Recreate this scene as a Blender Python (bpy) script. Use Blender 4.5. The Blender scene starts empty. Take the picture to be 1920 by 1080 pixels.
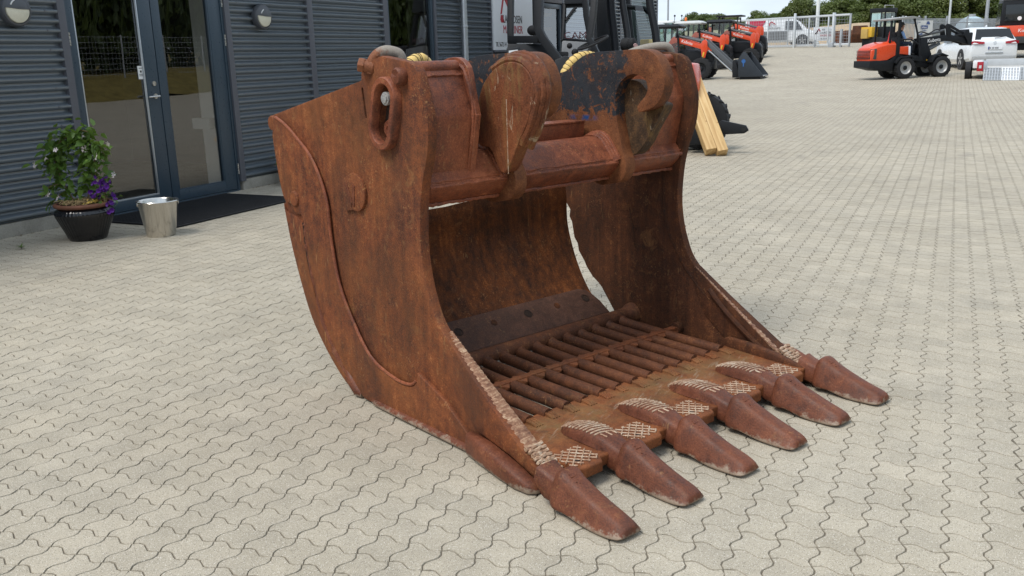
import bpy, bmesh, math, random
import numpy as np
from mathutils import Vector, Matrix, Euler, noise as mnoise
random.seed(7); rng = np.random.default_rng(7)
SC = bpy.context.scene; COL = SC.collection
R_ = math.radians; PI = math.pi

# ---------------------------------------------------------------- camera, world, sun, exposure
EYE = 1.42
cam_d = bpy.data.cameras.new('camera'); cam = bpy.data.objects.new('camera', cam_d); COL.objects.link(cam)
cam_d.sensor_width = 36; cam_d.lens = 36*1691/1920; cam_d.clip_start = .05; cam_d.clip_end = 2000
RW = ((0.9020283, 0.0835992, -0.4235045), (0.4308383, -0.2354712, 0.8711669), (-0.0268943, -0.9682791, -0.2484193))
cam.matrix_world = Matrix(((RW[0][0], -RW[0][1], -RW[0][2], 0), (RW[1][0], -RW[1][1], -RW[1][2], 0),
                           (RW[2][0], -RW[2][1], -RW[2][2], EYE), (0, 0, 0, 1)))
SC.camera = cam
SUN_EL, SUN_AZ = 58, 205          # azimuth measured clockwise from +Y
world = bpy.data.worlds.new('World'); SC.world = world; world.use_nodes = True
wn = world.node_tree; wn.nodes.clear()
def WN(t): return wn.nodes.new(t)
sky = WN('ShaderNodeTexSky'); sky.sky_type = 'NISHITA'; sky.sun_disc = False
sky.sun_elevation = R_(SUN_EL); sky.sun_rotation = R_(SUN_AZ); sky.air_density = 1.0; sky.dust_density = 2.5; sky.ozone_density = 2.0
tc = WN('ShaderNodeTexCoord'); mp = WN('ShaderNodeMapping'); mp.inputs['Scale'].default_value = (1.6, 1.6, 5.5)
cn = WN('ShaderNodeTexNoise'); cn.inputs['Scale'].default_value = 2.2; cn.inputs['Detail'].default_value = 7; cn.inputs['Roughness'].default_value = .55
cr = WN('ShaderNodeMapRange'); cr.inputs[1].default_value = .36; cr.inputs[2].default_value = .62; cr.inputs[3].default_value = .50; cr.inputs[4].default_value = .96
mx = WN('ShaderNodeMix'); mx.data_type = 'RGBA'
mx.inputs[7].default_value = (5.25, 6.0, 6.8, 1)
bg = WN('ShaderNodeBackground'); bg.inputs['Strength'].default_value = .105
wo = WN('ShaderNodeOutputWorld'); L = wn.links.new
L(tc.outputs['Generated'], mp.inputs['Vector']); L(mp.outputs[0], cn.inputs['Vector']); L(cn.outputs[0], cr.inputs[0])
L(cr.outputs[0], mx.inputs[0]); L(sky.outputs[0], mx.inputs[6]); L(mx.outputs[2], bg.inputs['Color']); L(bg.outputs[0], wo.inputs['Surface'])
sun_d = bpy.data.lights.new('sun', 'SUN'); sun = bpy.data.objects.new('sun', sun_d); COL.objects.link(sun)
sun_d.energy = 1.5; sun_d.angle = R_(22); sun_d.color = (1, .96, .90)
az, el = R_(SUN_AZ), R_(SUN_EL)
sdir = Vector((math.sin(az)*math.cos(el), math.cos(az)*math.cos(el), math.sin(el)))
sun.rotation_euler = sdir.to_track_quat('Z', 'Y').to_euler()
SC.view_settings.view_transform = 'Standard'; SC.view_settings.look = 'None'
SC.view_settings.gamma = 1; SC.view_settings.exposure = .76; SC.view_settings.use_curve_mapping = False

# ---------------------------------------------------------------- node helpers
class NT:
    def __init__(s, name):
        s.m = bpy.data.materials.new(name); s.m.use_nodes = True; s.t = s.m.node_tree; s.t.nodes.clear()
        s.out = s.t.nodes.new('ShaderNodeOutputMaterial'); s._pos = None
    def n(s, t): return s.t.nodes.new('ShaderNode'+t)
    def put(s, sock, v):
        if v is None: return
        if hasattr(v, 'is_output'): s.t.links.new(v, sock)
        elif isinstance(v, (tuple, list)) and len(v) == 3 and sock.type == 'RGBA': sock.default_value = (*v, 1)
        else: sock.default_value = v
    def pos(s):
        if s._pos is None: s._pos = s.n('NewGeometry').outputs['Position']
        return s._pos
    def objc(s): return s.n('TexCoord').outputs['Object']
    def map(s, vec, scale=(1, 1, 1), loc=(0, 0, 0), rot=(0, 0, 0)):
        k = s.n('Mapping'); s.put(k.inputs[0], vec); k.inputs['Scale'].default_value = scale
        k.inputs['Location'].default_value = loc; k.inputs['Rotation'].default_value = rot; return k.outputs[0]
    def noise(s, vec, sc, det=4, ro=.55, dist=0):
        k = s.n('TexNoise'); s.put(k.inputs['Vector'], vec); k.inputs['Scale'].default_value = sc
        k.inputs['Detail'].default_value = det; k.inputs['Roughness'].default_value = ro; k.inputs['Distortion'].default_value = dist; return k.outputs[0]
    def voro(s, vec, sc, feat='F1', out=0, rnd=1):
        k = s.n('TexVoronoi'); k.feature = feat; s.put(k.inputs['Vector'], vec); k.inputs['Scale'].default_value = sc
        k.inputs['Randomness'].default_value = rnd; return k.outputs[out]
    def m_(s, op, a, b=None, c=None, clamp=False):
        k = s.n('Math'); k.operation = op; k.use_clamp = clamp
        for i, v in enumerate((a, b, c)):
            if v is not None: s.put(k.inputs[i], v)
        return k.outputs[0]
    def rng(s, v, a, b, c=0, d=1, smooth=False):
        k = s.n('MapRange'); s.put(k.inputs[0], v)
        if smooth: k.interpolation_type = 'SMOOTHSTEP'
        for i, x in enumerate((a, b, c, d)): k.inputs[i+1].default_value = x
        return k.outputs[0]
    def mix(s, f, a, b, mode='MIX'):
        k = s.n('Mix'); k.data_type = 'RGBA'; k.blend_type = mode; s.put(k.inputs[0], f); s.put(k.inputs[6], a); s.put(k.inputs[7], b); return k.outputs[2]
    def ramp(s, f, stops):
        k = s.n('ValToRGB'); s.put(k.inputs[0], f); e = k.color_ramp.elements
        while len(e) < len(stops): e.new(.5)
        for el_, (p, c) in zip(e, stops): el_.position = p; el_.color = (*c, 1)
        return k.outputs[0]
    def xyz(s, vec):
        k = s.n('SeparateXYZ'); s.put(k.inputs[0], vec); return k.outputs
    def comb(s, x, y, z=0.0):
        k = s.n('CombineXYZ'); s.put(k.inputs[0], x); s.put(k.inputs[1], y); s.put(k.inputs[2], z); return k.outputs[0]
    def bump(s, h, st=.3, d=.01, normal=None):
        k = s.n('Bump'); s.put(k.inputs['Height'], h); k.inputs['Strength'].default_value = st; k.inputs['Distance'].default_value = d
        if normal is not None: s.put(k.inputs['Normal'], normal)
        return k.outputs[0]
    def bsdf(s, col, rough=.6, metal=0., spec=.5, normal=None, coat=0., emis=None, est=0.):
        k = s.n('BsdfPrincipled'); s.put(k.inputs['Base Color'], col); s.put(k.inputs['Roughness'], rough); s.put(k.inputs['Metallic'], metal)
        s.put(k.inputs['Specular IOR Level'], spec); s.put(k.inputs['Coat Weight'], coat)
        if normal is not None: s.put(k.inputs['Normal'], normal)
        if emis is not None: s.put(k.inputs['Emission Color'], emis); s.put(k.inputs['Emission Strength'], est)
        s.t.links.new(k.outputs[0], s.out.inputs[0]); return k

MATS = {}
def plain(name, col, rough=.5, metal=0., spec=.5, var=.12, vs=6., bs=0., bsc=80., coat=0.):
    """paint / plastic / cloth: base colour with slight dirt variation"""
    if name in MATS: return MATS[name]
    t = NT(name); p = t.objc()
    n = t.noise(p, vs, 5, .6); n2 = t.noise(p, vs*9, 3)
    f = t.rng(t.m_('ADD', t.m_('MULTIPLY', n, .7), t.m_('MULTIPLY', n2, .3)), .3, .7, 1-var, 1+var)
    k = t.n('VectorMath'); k.operation = 'SCALE'; k.inputs[0].default_value = col; t.put(k.inputs['Scale'], f)
    r = t.rng(n2, .3, .7, max(rough-.08, .02), min(rough+.1, 1))
    nm = t.bump(t.noise(p, bsc, 3), bs, .01) if bs else None
    t.bsdf(k.outputs[0], r, metal, spec, nm, coat); MATS[name] = t.m; return t.m

def rust(name, stops, streak=.35, fleck=.5, rough=.72, bump=.35, black=None, blue=None, extra=None, spec=.25):
    t = NT(name); p = t.pos()
    n1 = t.noise(p, 3.2, 8, .62, .4); n2 = t.noise(p, 26, 6, .6); n3 = t.noise(p, 170, 3, .6)
    sv = t.noise(t.map(p, (30, 30, 2.2)), 1.0, 5, .6)
    ws = (.38, .30, streak*.42, .34); W0 = sum(ws)
    v = t.m_('MULTIPLY', n1, ws[0])
    for a, b in ((n2, ws[1]), (sv, ws[2]), (n3, ws[3])): v = t.m_('ADD', v, t.m_('MULTIPLY', a, b))
    v = t.rng(v, .5*W0-.16, .5*W0+.16)
    col = t.ramp(v, stops)
    if black:                                         # remains of black paint with chipped edges
        x = t.xyz(t.objc()); m = black(t, x, n1, n2, n3)
        chip = t.rng(t.m_('ADD', t.noise(p, 24, 8, .72, .5), m), .56, .61)
        col = t.mix(chip, col, t.mix(n2, (.012, .014, .018), (.035, .038, .044)))
    if blue:
        x = t.xyz(t.objc()); m = blue(t, x, n2); col = t.mix(m, col, (.012, .05, .16))
    if fleck:
        fm = t.m_('MULTIPLY', t.rng(t.noise(p, 85, 4, .75, .5), .575, .63), t.rng(t.noise(p, 5.5, 5, .7), .51, .60))
        col = t.mix(t.m_('MULTIPLY', fm, fleck*.8), col, (.36, .185, .075))
        pm = t.m_('MULTIPLY', t.rng(t.noise(p, 17, 8, .76, .8), .545, .62), t.rng(t.noise(p, 2.6, 4), .48, .58)); col = t.mix(t.m_('MULTIPLY', pm, fleck*.6), col, (.27, .125, .048))
        dk = t.m_('MULTIPLY', t.rng(t.noise(t.map(p, (7, 7, 3), loc=(5, 3, 1)), 1, 7, .72, .4), .54, .70), .46); col = t.mix(dk, col, (.036, .020, .017))
        sc_ = t.m_('MULTIPLY', t.rng(t.noise(t.map(p, (60, 60, 9)), 1, 3, .6), .64, .69), t.rng(t.noise(p, 4.2, 3), .52, .62))
        col = t.mix(t.m_('MULTIPLY', sc_, fleck*.8), col, (.34, .19, .08))
    h = t.m_('ADD', t.m_('MULTIPLY', n2, .7), t.m_('MULTIPLY', n3, .5))
    if extra: col = extra(t, p, col, n1, n2, n3)
    pit = t.rng(t.voro(p, 120), .0, .35); h = t.m_('ADD', h, t.m_('MULTIPLY', pit, .25))
    rr = t.rng(n2, .3, .7, rough-.14, rough+.12)
    t.bsdf(col, rr, .0, spec, t.bump(h, bump, .006)); return t.m

# ---------------------------------------------------------------- mesh helpers
class MB:
    """collects shapes and links them as ONE mesh object"""
    def __init__(s): s.v = []; s.f = []
    def add(s, vs, fs):
        o = len(s.v); s.v += [tuple(v) for v in vs]; s.f += [tuple(i+o for i in f) for f in fs]; return s
    def box(s, c, d, rot=None):
        M = Euler(rot).to_matrix() if rot else None; vs = []
        for x in (-.5, .5):
            for y in (-.5, .5):
                for z in (-.5, .5):
                    q = Vector((x*d[0], y*d[1], z*d[2])); q = M @ q if M else q; vs.append(q+Vector(c))
        return s.add(vs, [(0, 1, 3, 2), (4, 6, 7, 5), (0, 4, 5, 1), (2, 3, 7, 6), (0, 2, 6, 4), (1, 5, 7, 3)])
    def b2(s, a, b): return s.box([(a[i]+b[i])/2 for i in range(3)], [abs(b[i]-a[i]) for i in range(3)])
    def tube(s, path, r, n=10, caps=True, closed=False, sq=False):
        P = [Vector(p) for p in path]; k = len(P); rs = r if isinstance(r, (list, tuple)) else [r]*k
        T = []
        for i in range(k):
            a = P[(i-1) % k] if (closed or i > 0) else P[i]; b = P[(i+1) % k] if (closed or i < k-1) else P[i]
            d = b-a; T.append(d.normalized() if d.length > 1e-9 else Vector((0, 0, 1)))
        up = Vector((0, 0, 1)) if abs(T[0].z) < .9 else Vector((1, 0, 0))
        u = T[0].cross(up).normalized(); vs = []; fs = []
        for i in range(k):
            u = (u - T[i]*u.dot(T[i])); u = u.normalized() if u.length > 1e-6 else T[i].orthogonal().normalized()
            w = T[i].cross(u)
            for j in range(n):
                a = 2*PI*(j+(.5 if sq else 0))/n; vs.append(P[i]+(u*math.cos(a)+w*math.sin(a))*rs[i])
        for i in range(k if closed else k-1):
            for j in range(n):
                i2 = (i+1) % k; fs.append((i*n+j, i*n+(j+1) % n, i2*n+(j+1) % n, i2*n+j))
        if caps and not closed: fs.append(tuple(range(n))[::-1]); fs.append(tuple(range((k-1)*n, k*n)))
        return s.add(vs, fs)
    def cyl(s, a, b, r, n=16, r2=None): return s.tube([a, b], [r, r if r2 is None else r2], n)
    def loft(s, rings, caps=True):
        n = len(rings[0]); vs = [p for r in rings for p in r]; fs = []
        for i in range(len(rings)-1):
            for j in range(n): fs.append((i*n+j, i*n+(j+1) % n, (i+1)*n+(j+1) % n, (i+1)*n+j))
        if caps: fs.append(tuple(range(n))[::-1]); fs.append(tuple(range((len(rings)-1)*n, len(rings)*n)))
        return s.add(vs, fs)
    def prism(s, poly, a, b, axis=1):
        """2D polygon extruded along axis (0,1,2) from a to b; poly coords fill the other two axes in order"""
        def pt(p, h): q = list(p); q.insert(axis, h); return q
        return s.loft([[pt(p, a) for p in poly], [pt(p, b) for p in poly]])
    def lathe(s, prof, c=(0, 0, 0), axis=2, n=24, a0=0, a1=2*PI, flute=None, caps=True):
        rings = []
        for (r, h) in prof:
            ring = []
            for j in range(n):
                a = a0+(a1-a0)*j/n; rr = r*(flute(a, h) if flute else 1); q = [rr*math.cos(a), rr*math.sin(a)]; q.insert(axis, h)
                if axis == 1: q = [q[0], q[1], q[2]]
                ring.append([q[i]+c[i] for i in range(3)])
            rings.append(ring)
        return s.loft(rings, caps)
    def sphere(s, c, r, n=10, sc=(1, 1, 1)):
        prof = [(max(math.sin(PI*i/n)*r, 1e-4), -math.cos(PI*i/n)*r) for i in range(n+1)]
        o = len(s.v); s.lathe(prof, (0, 0, 0), 2, n*2)
        s.v[o:] = [(v[0]*sc[0]+c[0], v[1]*sc[1]+c[1], v[2]*sc[2]+c[2]) for v in s.v[o:]]; return s
    def build(s, name, m, parent=None, bevel=0., seg=2, smooth=True, ang=35, sub=0, xf=None):
        me = bpy.data.meshes.new(name); me.from_pydata(s.v, [], s.f); me.update()
        b = bmesh.new(); b.from_mesh(me); bmesh.ops.recalc_face_normals(b, faces=b.faces)
        if bevel:
            ed = [e for e in b.edges if len(e.link_faces) == 2 and e.calc_face_angle(0) > R_(28)]
            if ed: bmesh.ops.bevel(b, geom=ed, offset=bevel, segments=seg, profile=.6, affect='EDGES', clamp_overlap=True)
        b.to_mesh(me); b.free()
        if smooth: shade(me, ang)
        if isinstance(m, (list, tuple)):
            for q in m: me.materials.append(q)
        elif m: me.materials.append(m)
        o = bpy.data.objects.new(name, me); COL.objects.link(o)
        if xf is not None: o.matrix_world = xf
        if parent: o.parent = parent
        if sub:
            md = o.modifiers.new('s', 'SUBSURF'); md.levels = md.render_levels = sub
        return o
def shade(me, ang=35):
    me.polygons.foreach_set('use_smooth', [True]*len(me.polygons))
    try: me.set_sharp_from_angle(angle=R_(ang))
    except Exception: pass
def smooth_poly(pts, k=6, closed=False):
    """Catmull-Rom through the points"""
    n = len(pts); out = []
    for i in range(n if closed else n-1):
        g = lambda j: pts[j % n] if closed else pts[min(max(j, 0), n-1)]
        p0, p1, p2, p3 = g(i-1), g(i), g(i+1), g(i+2)
        for s in range(k):
            t = s/k
            out.append(tuple(.5*((2*b)+(-a+c)*t+(2*a-5*b+4*c-d)*t*t+(-a+3*b-3*c+d)*t**3) for a, b, c, d in zip(p0, p1, p2, p3)))
    if not closed: out.append(tuple(pts[-1]))
    return out
def tag(o, label=None, cat=None, group=None, kind=None):
    if label: o['label'] = label
    if cat: o['category'] = cat
    if group: o['group'] = group
    if kind: o['kind'] = kind
    return o
def thing(name, label, cat, loc=(0, 0, 0), rz=0., group=None):
    o = bpy.data.objects.new(name, None); COL.objects.link(o); o.empty_display_size = .1
    o.location = loc; o.rotation_euler = (0, 0, rz); return tag(o, label, cat, group)
def copy_tree(o, parent=None):
    c = o.copy(); COL.objects.link(c); c.parent = parent
    for ch in list(o.children): copy_tree(ch, c)
    return c
def bool_cut(o, cutters):
    """cut holes now (the cutters are removed again)"""
    for c in cutters:
        md = o.modifiers.new('cut', 'BOOLEAN'); md.object = c; md.operation = 'DIFFERENCE'; md.solver = 'EXACT'
    dg = bpy.context.evaluated_depsgraph_get(); me = bpy.data.meshes.new_from_object(o.evaluated_get(dg))
    o.modifiers.clear(); old = o.data; o.data = me; me.name = old.name; bpy.data.meshes.remove(old)
    for c in cutters:
        d = c.data; bpy.data.objects.remove(c); bpy.data.meshes.remove(d)
    shade(o.data, 35)
def text(s, size, m, parent, M, name='lettering', depth=.002, xs=1., align='LEFT', shear=0.):
    """flat lettering; M maps text plane (x right, y up) into the parent's space"""
    cu = bpy.data.curves.new('t', 'FONT'); cu.body = s; cu.size = size; cu.extrude = depth; cu.align_x = align; cu.shear = shear; cu.resolution_u = 3
    o = bpy.data.objects.new('t', cu); COL.objects.link(o)
    dg = bpy.context.evaluated_depsgraph_get(); me = bpy.data.meshes.new_from_object(o.evaluated_get(dg))
    bpy.data.objects.remove(o); bpy.data.curves.remove(cu)
    me.transform(M @ Matrix.Diagonal((xs, 1, 1, 1))); me.materials.clear(); me.materials.append(m)
    q = bpy.data.objects.new(name, me); COL.objects.link(q); q.parent = parent; return q
def frame(origin, x, y):
    x = Vector(x).normalized(); y = Vector(y).normalized(); z = x.cross(y)
    M = Matrix((x, y, z)).transposed().to_4x4(); M.translation = Vector(origin); return M
def zg(Y):
    """height of the yard: flat by the office, rising towards the gate"""
    z = 0. if Y < 22 else 9.5e-4*(min(Y, 56)-22)**2
    t = min(max((Y-56)/25, 0), 1); return z+1.3*(t-t*t/2)
# ---------------------------------------------------------------- yard: paving sheet, bed and stones
PV = .1125                                     # one paver cell
def Sx(t): return .100*np.clip(1.6*np.sin(2*PI*t), -1, 1)
def paver_mat(name, sheet):
    t = NT(name); p = t.pos(); x = t.xyz(p)
    u = t.m_('ADD', t.m_('DIVIDE', x[0], PV), .22); v = t.m_('SUBTRACT', t.m_('DIVIDE', x[1], PV), .37)
    S = lambda q: t.m_('MULTIPLY', t.m_('MAXIMUM', t.m_('MINIMUM', t.m_('MULTIPLY', t.m_('SINE', t.m_('MULTIPLY', q, 2*PI)), 1.6), 1), -1), .100)
    uu = t.m_('ADD', u, S(v)); vv = t.m_('SUBTRACT', v, S(u))
    wnz = t.n('TexWhiteNoise'); wnz.noise_dimensions = '2D'
    t.put(wnz.inputs['Vector'], t.comb(t.m_('FLOOR', uu), t.m_('FLOOR', vv))); cell = wnz.outputs[0]
    big = t.noise(p, .55, 6, .62); mid = t.noise(p, 5, 5, .6); fine = t.noise(p, 160, 3, .7)
    val = t.m_('ADD', t.rng(cell, 0, 1, -.06, .05), t.rng(big, .3, .7, -.10, .09))
    val = t.m_('ADD', val, t.rng(mid, .3, .7, -.11, .09)); val = t.m_('ADD', val, t.rng(t.noise(p, 330, 2, .8), .3, .7, -.20, .20)); val = t.m_('ADD', val, t.rng(fine, .3, .7, -.07, .07))
    hue = t.mix(t.noise(p, 2.3, 4), (.420, .368, .278), (.400, .362, .292))
    k = t.n('VectorMath'); k.operation = 'SCALE'; t.put(k.inputs[0], hue); t.put(k.inputs['Scale'], t.m_('ADD', val, .98)); col = k.outputs[0]
    for sc_, lo, hi, r0, r1 in ((150, .26, .82, .15, .27), (270, .34, .72, .22, .38)):
        d1 = t.n('TexVoronoi'); t.put(d1.inputs['Vector'], p); d1.inputs['Scale'].default_value = sc_
        sp = t.rng(d1.outputs['Distance'], r0, r1, 1, 0); pick = t.xyz(d1.outputs['Color'])[0]; tone = t.xyz(d1.outputs['Color'])[1]
        col = t.mix(t.m_('MULTIPLY', sp, t.rng(pick, hi, hi+.02)), col, t.mix(tone, (.52, .48, .40), (.80, .76, .68)))
        col = t.mix(t.m_('MULTIPLY', sp, t.rng(pick, lo, lo-.02)), col, t.mix(tone, (.06, .055, .05), (.22, .19, .15)))
    # rubber and oil marks, moss in places
    st = t.m_('MULTIPLY', t.rng(t.noise(t.map(p, (1.1, .55, 1), rot=(0, 0, .5)), 1.3, 6, .68), .58, .74), .38)
    col = t.mix(st, col, (.15, .145, .13))
    spot = t.m_('MULTIPLY', t.rng(t.voro(p, 1.15), .035, .02), .65); col = t.mix(spot, col, (.13, .10, .09))
    jc = t.mix(mid, (.085, .072, .055), (.19, .165, .125))
    h = t.m_('ADD', t.m_('MULTIPLY', fine, .6), t.m_('MULTIPLY', sp, .25))
    if sheet:
        fr = lambda q: t.m_('ABSOLUTE', t.m_('SUBTRACT', t.m_('FRACT', q), .5))
        ju = t.rng(fr(uu), .458, .480); jv = t.rng(fr(vv), .468, .486)
        j = t.m_('MAXIMUM', ju, t.m_('MULTIPLY', jv, .75))
        col = t.mix(j, col, jc); h = t.m_('SUBTRACT', h, t.m_('MULTIPLY', j, .9))
    t.bsdf(col, t.rng(fine, .3, .7, .72, .95), 0, .25, t.bump(h, .35, .004)); return t.m
M_pav, M_sheet = paver_mat('paving_stone', False), paver_mat('paving_far', True)
tj = NT('joint_sand'); pj = tj.pos()
tj.bsdf(tj.mix(tj.noise(pj, 60, 4), (.09, .078, .060), (.24, .212, .165)), .95, 0, .1, tj.bump(tj.noise(pj, 300, 3), .5, .004))
I0, I1, J0, J1 = -65, 40, 9, 133
X0, X1, Y0, Y1 = (I0-.22)*PV, (I1-.22)*PV, (J0+.37)*PV, (J1+.37)*PV
xs = [-600, -120, -40, -20, X0, -4, -1, 2, X1, 12, 25, 60, 200, 600]
ys = [-120, -30, -8, Y0, 4, 8, 12, Y1, 18, 22]+[22+1.5*i for i in range(1, 42)]+[95, 120, 180, 300, 600, 1200]
vs = [(x, y, zg(y)-.003) for y in ys for x in xs]; nx = len(xs)
fs = [(j*nx+i, j*nx+i+1, (j+1)*nx+i+1, (j+1)*nx+i) for j in range(len(ys)-1) for i in range(nx-1)
      if not (X0-1e-6 <= xs[i] < X1-1e-6 and Y0-1e-6 <= ys[j] < Y1-1e-6)]
yard = tag(MB().add(vs, fs).build('paved_yard', M_sheet), kind='structure')
MB().b2((X0-.02, Y0-.02, -.05), (X1+.02, Y1+.02, -.0034)).build('joint_bed', tj.m, yard, smooth=False)['kind'] = 'structure'
def stone_outline(k, gx, gy):
    t = np.arange(k)/k; P = []
    P += [(a, b) for a, b in zip(t, Sx(t))]; P += [(1-a, b) for a, b in zip(Sx(t), t)]
    P += [(1-a, 1+b) for a, b in zip(t, Sx(1-t))]; P += [(-a, 1-b) for a, b in zip(Sx(1-t), t)]
    P = (np.array(P)-.5)*PV; P[:, 0] *= 1-gx/PV; P[:, 1] *= 1-gy/PV; return P
GX, GY = .0042, .0044
oH, oL = stone_outline(6, GX, GY), stone_outline(3, GX, GY)
def stone_mesh(o, bev):
    n = len(o); q = lambda r, z: [(x*r, y*r, z) for x, y in o]
    if bev: V = q(.980, 0)+q(1, -.0022)+q(1.0, -.02); rings = 3
    else: V = q(.985, 0)+q(1.0, -.012); rings = 2
    F = [tuple(range(n))]
    for r in range(rings-1): F += [(r*n+j, (r+1)*n+j, (r+1)*n+(j+1) % n, r*n+(j+1) % n) for j in range(n)]
    return np.array(V), F
VH, FH = stone_mesh(oH, True); VL, FL = stone_mesh(oL, False)
cells = []
Rm = np.array(RW)
for i in range(I0, I1):
    for j in range(J0, J1):
        c = np.array([(i+.28)*PV, (j+.87)*PV, 0.]); q = Rm.T @ (c-np.array([0, 0, EYE]))
        u, v = 960+1691*q[0]/q[2], 540+1691*q[1]/q[2]; cells.append((i, j, c, q[2], -10 < u < 1930 and q[2] > 0 and v < 1095))
vis = sorted([c for c in cells if c[4] and c[3] < 4.5], key=lambda c: c[3])
def hidden(c):                                 # under the bucket
    a = R_(23.6); d = c[2][:2]-np.array((-2.189, 3.019)); s, l = d[0]*math.cos(a)-d[1]*math.sin(a), d[0]*math.sin(a)+d[1]*math.cos(a)
    return -.3 < s < 1.3 and -.05 < l < 1.55
sing = [c for c in vis if not hidden(c)][:298]; sset = {(c[0], c[1]) for c in sing}
me_st = bpy.data.meshes.new('paving_stone'); me_st.from_pydata(VH.tolist(), [], FH); me_st.materials.append(M_pav); shade(me_st, 50)
for c in sing:
    o = bpy.data.objects.new('paving_stone', me_st); COL.objects.link(o); o.parent = yard
    o.location = c[2]+np.array([0, 0, rng.normal(0, .0005)]); o.rotation_euler = (rng.normal(0, .003), rng.normal(0, .003), rng.normal(0, .006))
AV, AF, off = [], [], 0
for c in cells:
    if (c[0], c[1]) in sset: continue
    hi = c[4] and c[3] < 6.2; V, F = (VH, FH) if hi else (VL, FL)
    a, b = rng.normal(0, .003, 2); P = V.copy(); P[:, :2] *= rng.uniform(.988, 1.012); P[:, 2] += P[:, 0]*a+P[:, 1]*b+rng.normal(0, .0005); P += c[2]
    AV.append(P); AF += [tuple(k+off for k in f) for f in F]; off += len(V)
me = bpy.data.meshes.new('paving_stones'); me.from_pydata(np.concatenate(AV).tolist(), [], AF); me.materials.append(M_pav); shade(me, 50)
o = bpy.data.objects.new('paving_stones', me); COL.objects.link(o); o.parent = yard; o['kind'] = 'stuff'

# ---------------------------------------------------------------- office building along the left
WX = -7.37
t = NT('steel_cladding'); p = t.pos(); n = t.noise(t.map(p, (1, .6, 2)), 1.2, 4)
t.bsdf(t.mix(n, (.135, .160, .184), (.155, .182, .208)), t.rng(n, .3, .7, .20, .26), .15, 1.0); M_clad = t.m
M_trim = plain('trim_steel', (.095, .100, .118), .42, 0, .5, .08)
M_frame = plain('door_aluminium', (.034, .056, .078), .34, 0, .5, .06)
M_steel = plain('brushed_steel', (.55, .55, .54), .28, .9, .5, .06)
M_white = plain('white_wall', (.62, .64, .62), .8, 0, .3, .05)
M_dark = plain('interior_dark', (.035, .037, .04), .8, 0, .2, .1)
M_zinc = plain('zinc_pipe', (.50, .53, .56), .36, .75, .5, .08)
M_black = plain('black_paint', (.014, .016, .019), .38, 0, .5, .2)
M_rubber = plain('tyre_rubber', (.016, .0165, .018), .78, 0, .35, .25, 8)
t = NT('plinth_concrete'); p = t.pos(); n = t.noise(p, 5, 7, .65); n2 = t.noise(p, 70, 4)
t.bsdf(t.ramp(t.m_('ADD', t.m_('MULTIPLY', n, .6), t.m_('MULTIPLY', n2, .4)), [(.3, (.22, .205, .175)), (.7, (.38, .36, .31))]), .9, 0, .2, t.bump(n2, .4, .005)); M_conc = t.m
def glass(name, tint, refl=1.5, rough=.0, dens=.75):
    t = NT(name); tr = t.n('BsdfTransparent'); tr.inputs[0].default_value = (*[1-dens*(1-c) for c in tint], 1)
    gl = t.n('BsdfGlossy'); gl.inputs['Roughness'].default_value = rough; gl.inputs[0].default_value = (1, 1, 1, 1)
    fr = t.n('Fresnel'); fr.inputs[0].default_value = refl
    nb = t.bump(t.noise(t.pos(), 1.2, 2), .02, .02); t.put(gl.inputs['Normal'], nb)
    ms = t.n('MixShader'); t.put(ms.inputs[0], fr.outputs[0]); t.t.links.new(tr.outputs[0], ms.inputs[1]); t.t.links.new(gl.outputs[0], ms.inputs[2])
    t.t.links.new(ms.outputs[0], t.out.inputs[0]); return t.m
M_glass = glass('door_glass', (.80, .82, .81), 2.15)
M_cglass = glass('cab_glass', (.55, .72, .68), 1.7, 0, .6)

bld = thing('office_building', 'long low building clad in dark grey corrugated steel with glazed double door', 'building', (WX, 14, 0))
def W(X, Y, Z): return (X-WX, Y-14, Z)
def wbox(mb, x0, x1, y0, y1, z0, z1): return mb.b2(W(x0, y0, z0), W(x1, y1, z1))
def pane_sheet(x, y0, y1, z0, z1): return MB().add([W(x, y0, z0), W(x, y1, z0), W(x, y1, z1), W(x, y0, z1)], [(0, 1, 2, 3)])
ZT = 3.4; PITCH = .084; AMP = .026
def corr(y0, y1, z0=.122, z1=ZT):
    k = 10; m = MB(); rows = []
    n = int((z1-z0)/PITCH*k)
    for i in range(n+1):
        z = z0+i*PITCH/k; ph = 2*PI*i/k; d = AMP*max(-1, min(1, 1.45*-math.cos(ph+.2)))
        rows.append((WX-.022+d, z))
    yy = np.linspace(y0, y1, max(2, int((y1-y0)/.5)))
    V = [W(x+.0006*math.sin(y*2+z*2), y, z) for x, z in rows for y in yy]; ny = len(yy)
    F = [(i*ny+j, i*ny+j+1, (i+1)*ny+j+1, (i+1)*ny+j) for i in range(len(rows)-1) for j in range(ny-1)]
    o = m.add(V, F).build('corrugated_panel', M_clad, bld, ang=60)
    sc = MB(); zz = z0+PITCH*5.5
    for col_y in ([y0+.12] if y1-y0 < 1 else [y0+.13, (y0+y1)/2, y1-.13]):
        for q in range(3, 30, 2):
            z = z0+PITCH*(q+.5)
            sc.cyl(W(WX-.022+AMP, col_y, z), W(WX-.022+AMP+.006, col_y, z), .0075, 6)
    s = sc.build('screw', M_trim, o, smooth=False); s['kind'] = 'stuff'
for a, b in ((-6, .6), (.7, 5.92), (8.14, 9.525), (9.63, 11.24), (12.735, 14.62), (17.96, 21.5), (21.6, 24.5)): corr(a, b)
def trim(y0, y1, x=WX+.006): wbox(MB(), WX-.06, x, y0, y1, .10, ZT).build('corner_trim', M_trim, bld, .004)
for a, b in ((.6, .7), (5.92, 6.0), (8.06, 8.14), (9.525, 9.63), (11.24, 11.36), (12.67, 12.735), (14.62, 14.66), (17.88, 17.96), (21.5, 21.6), (24.5, 24.62)): trim(a, b)
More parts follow.
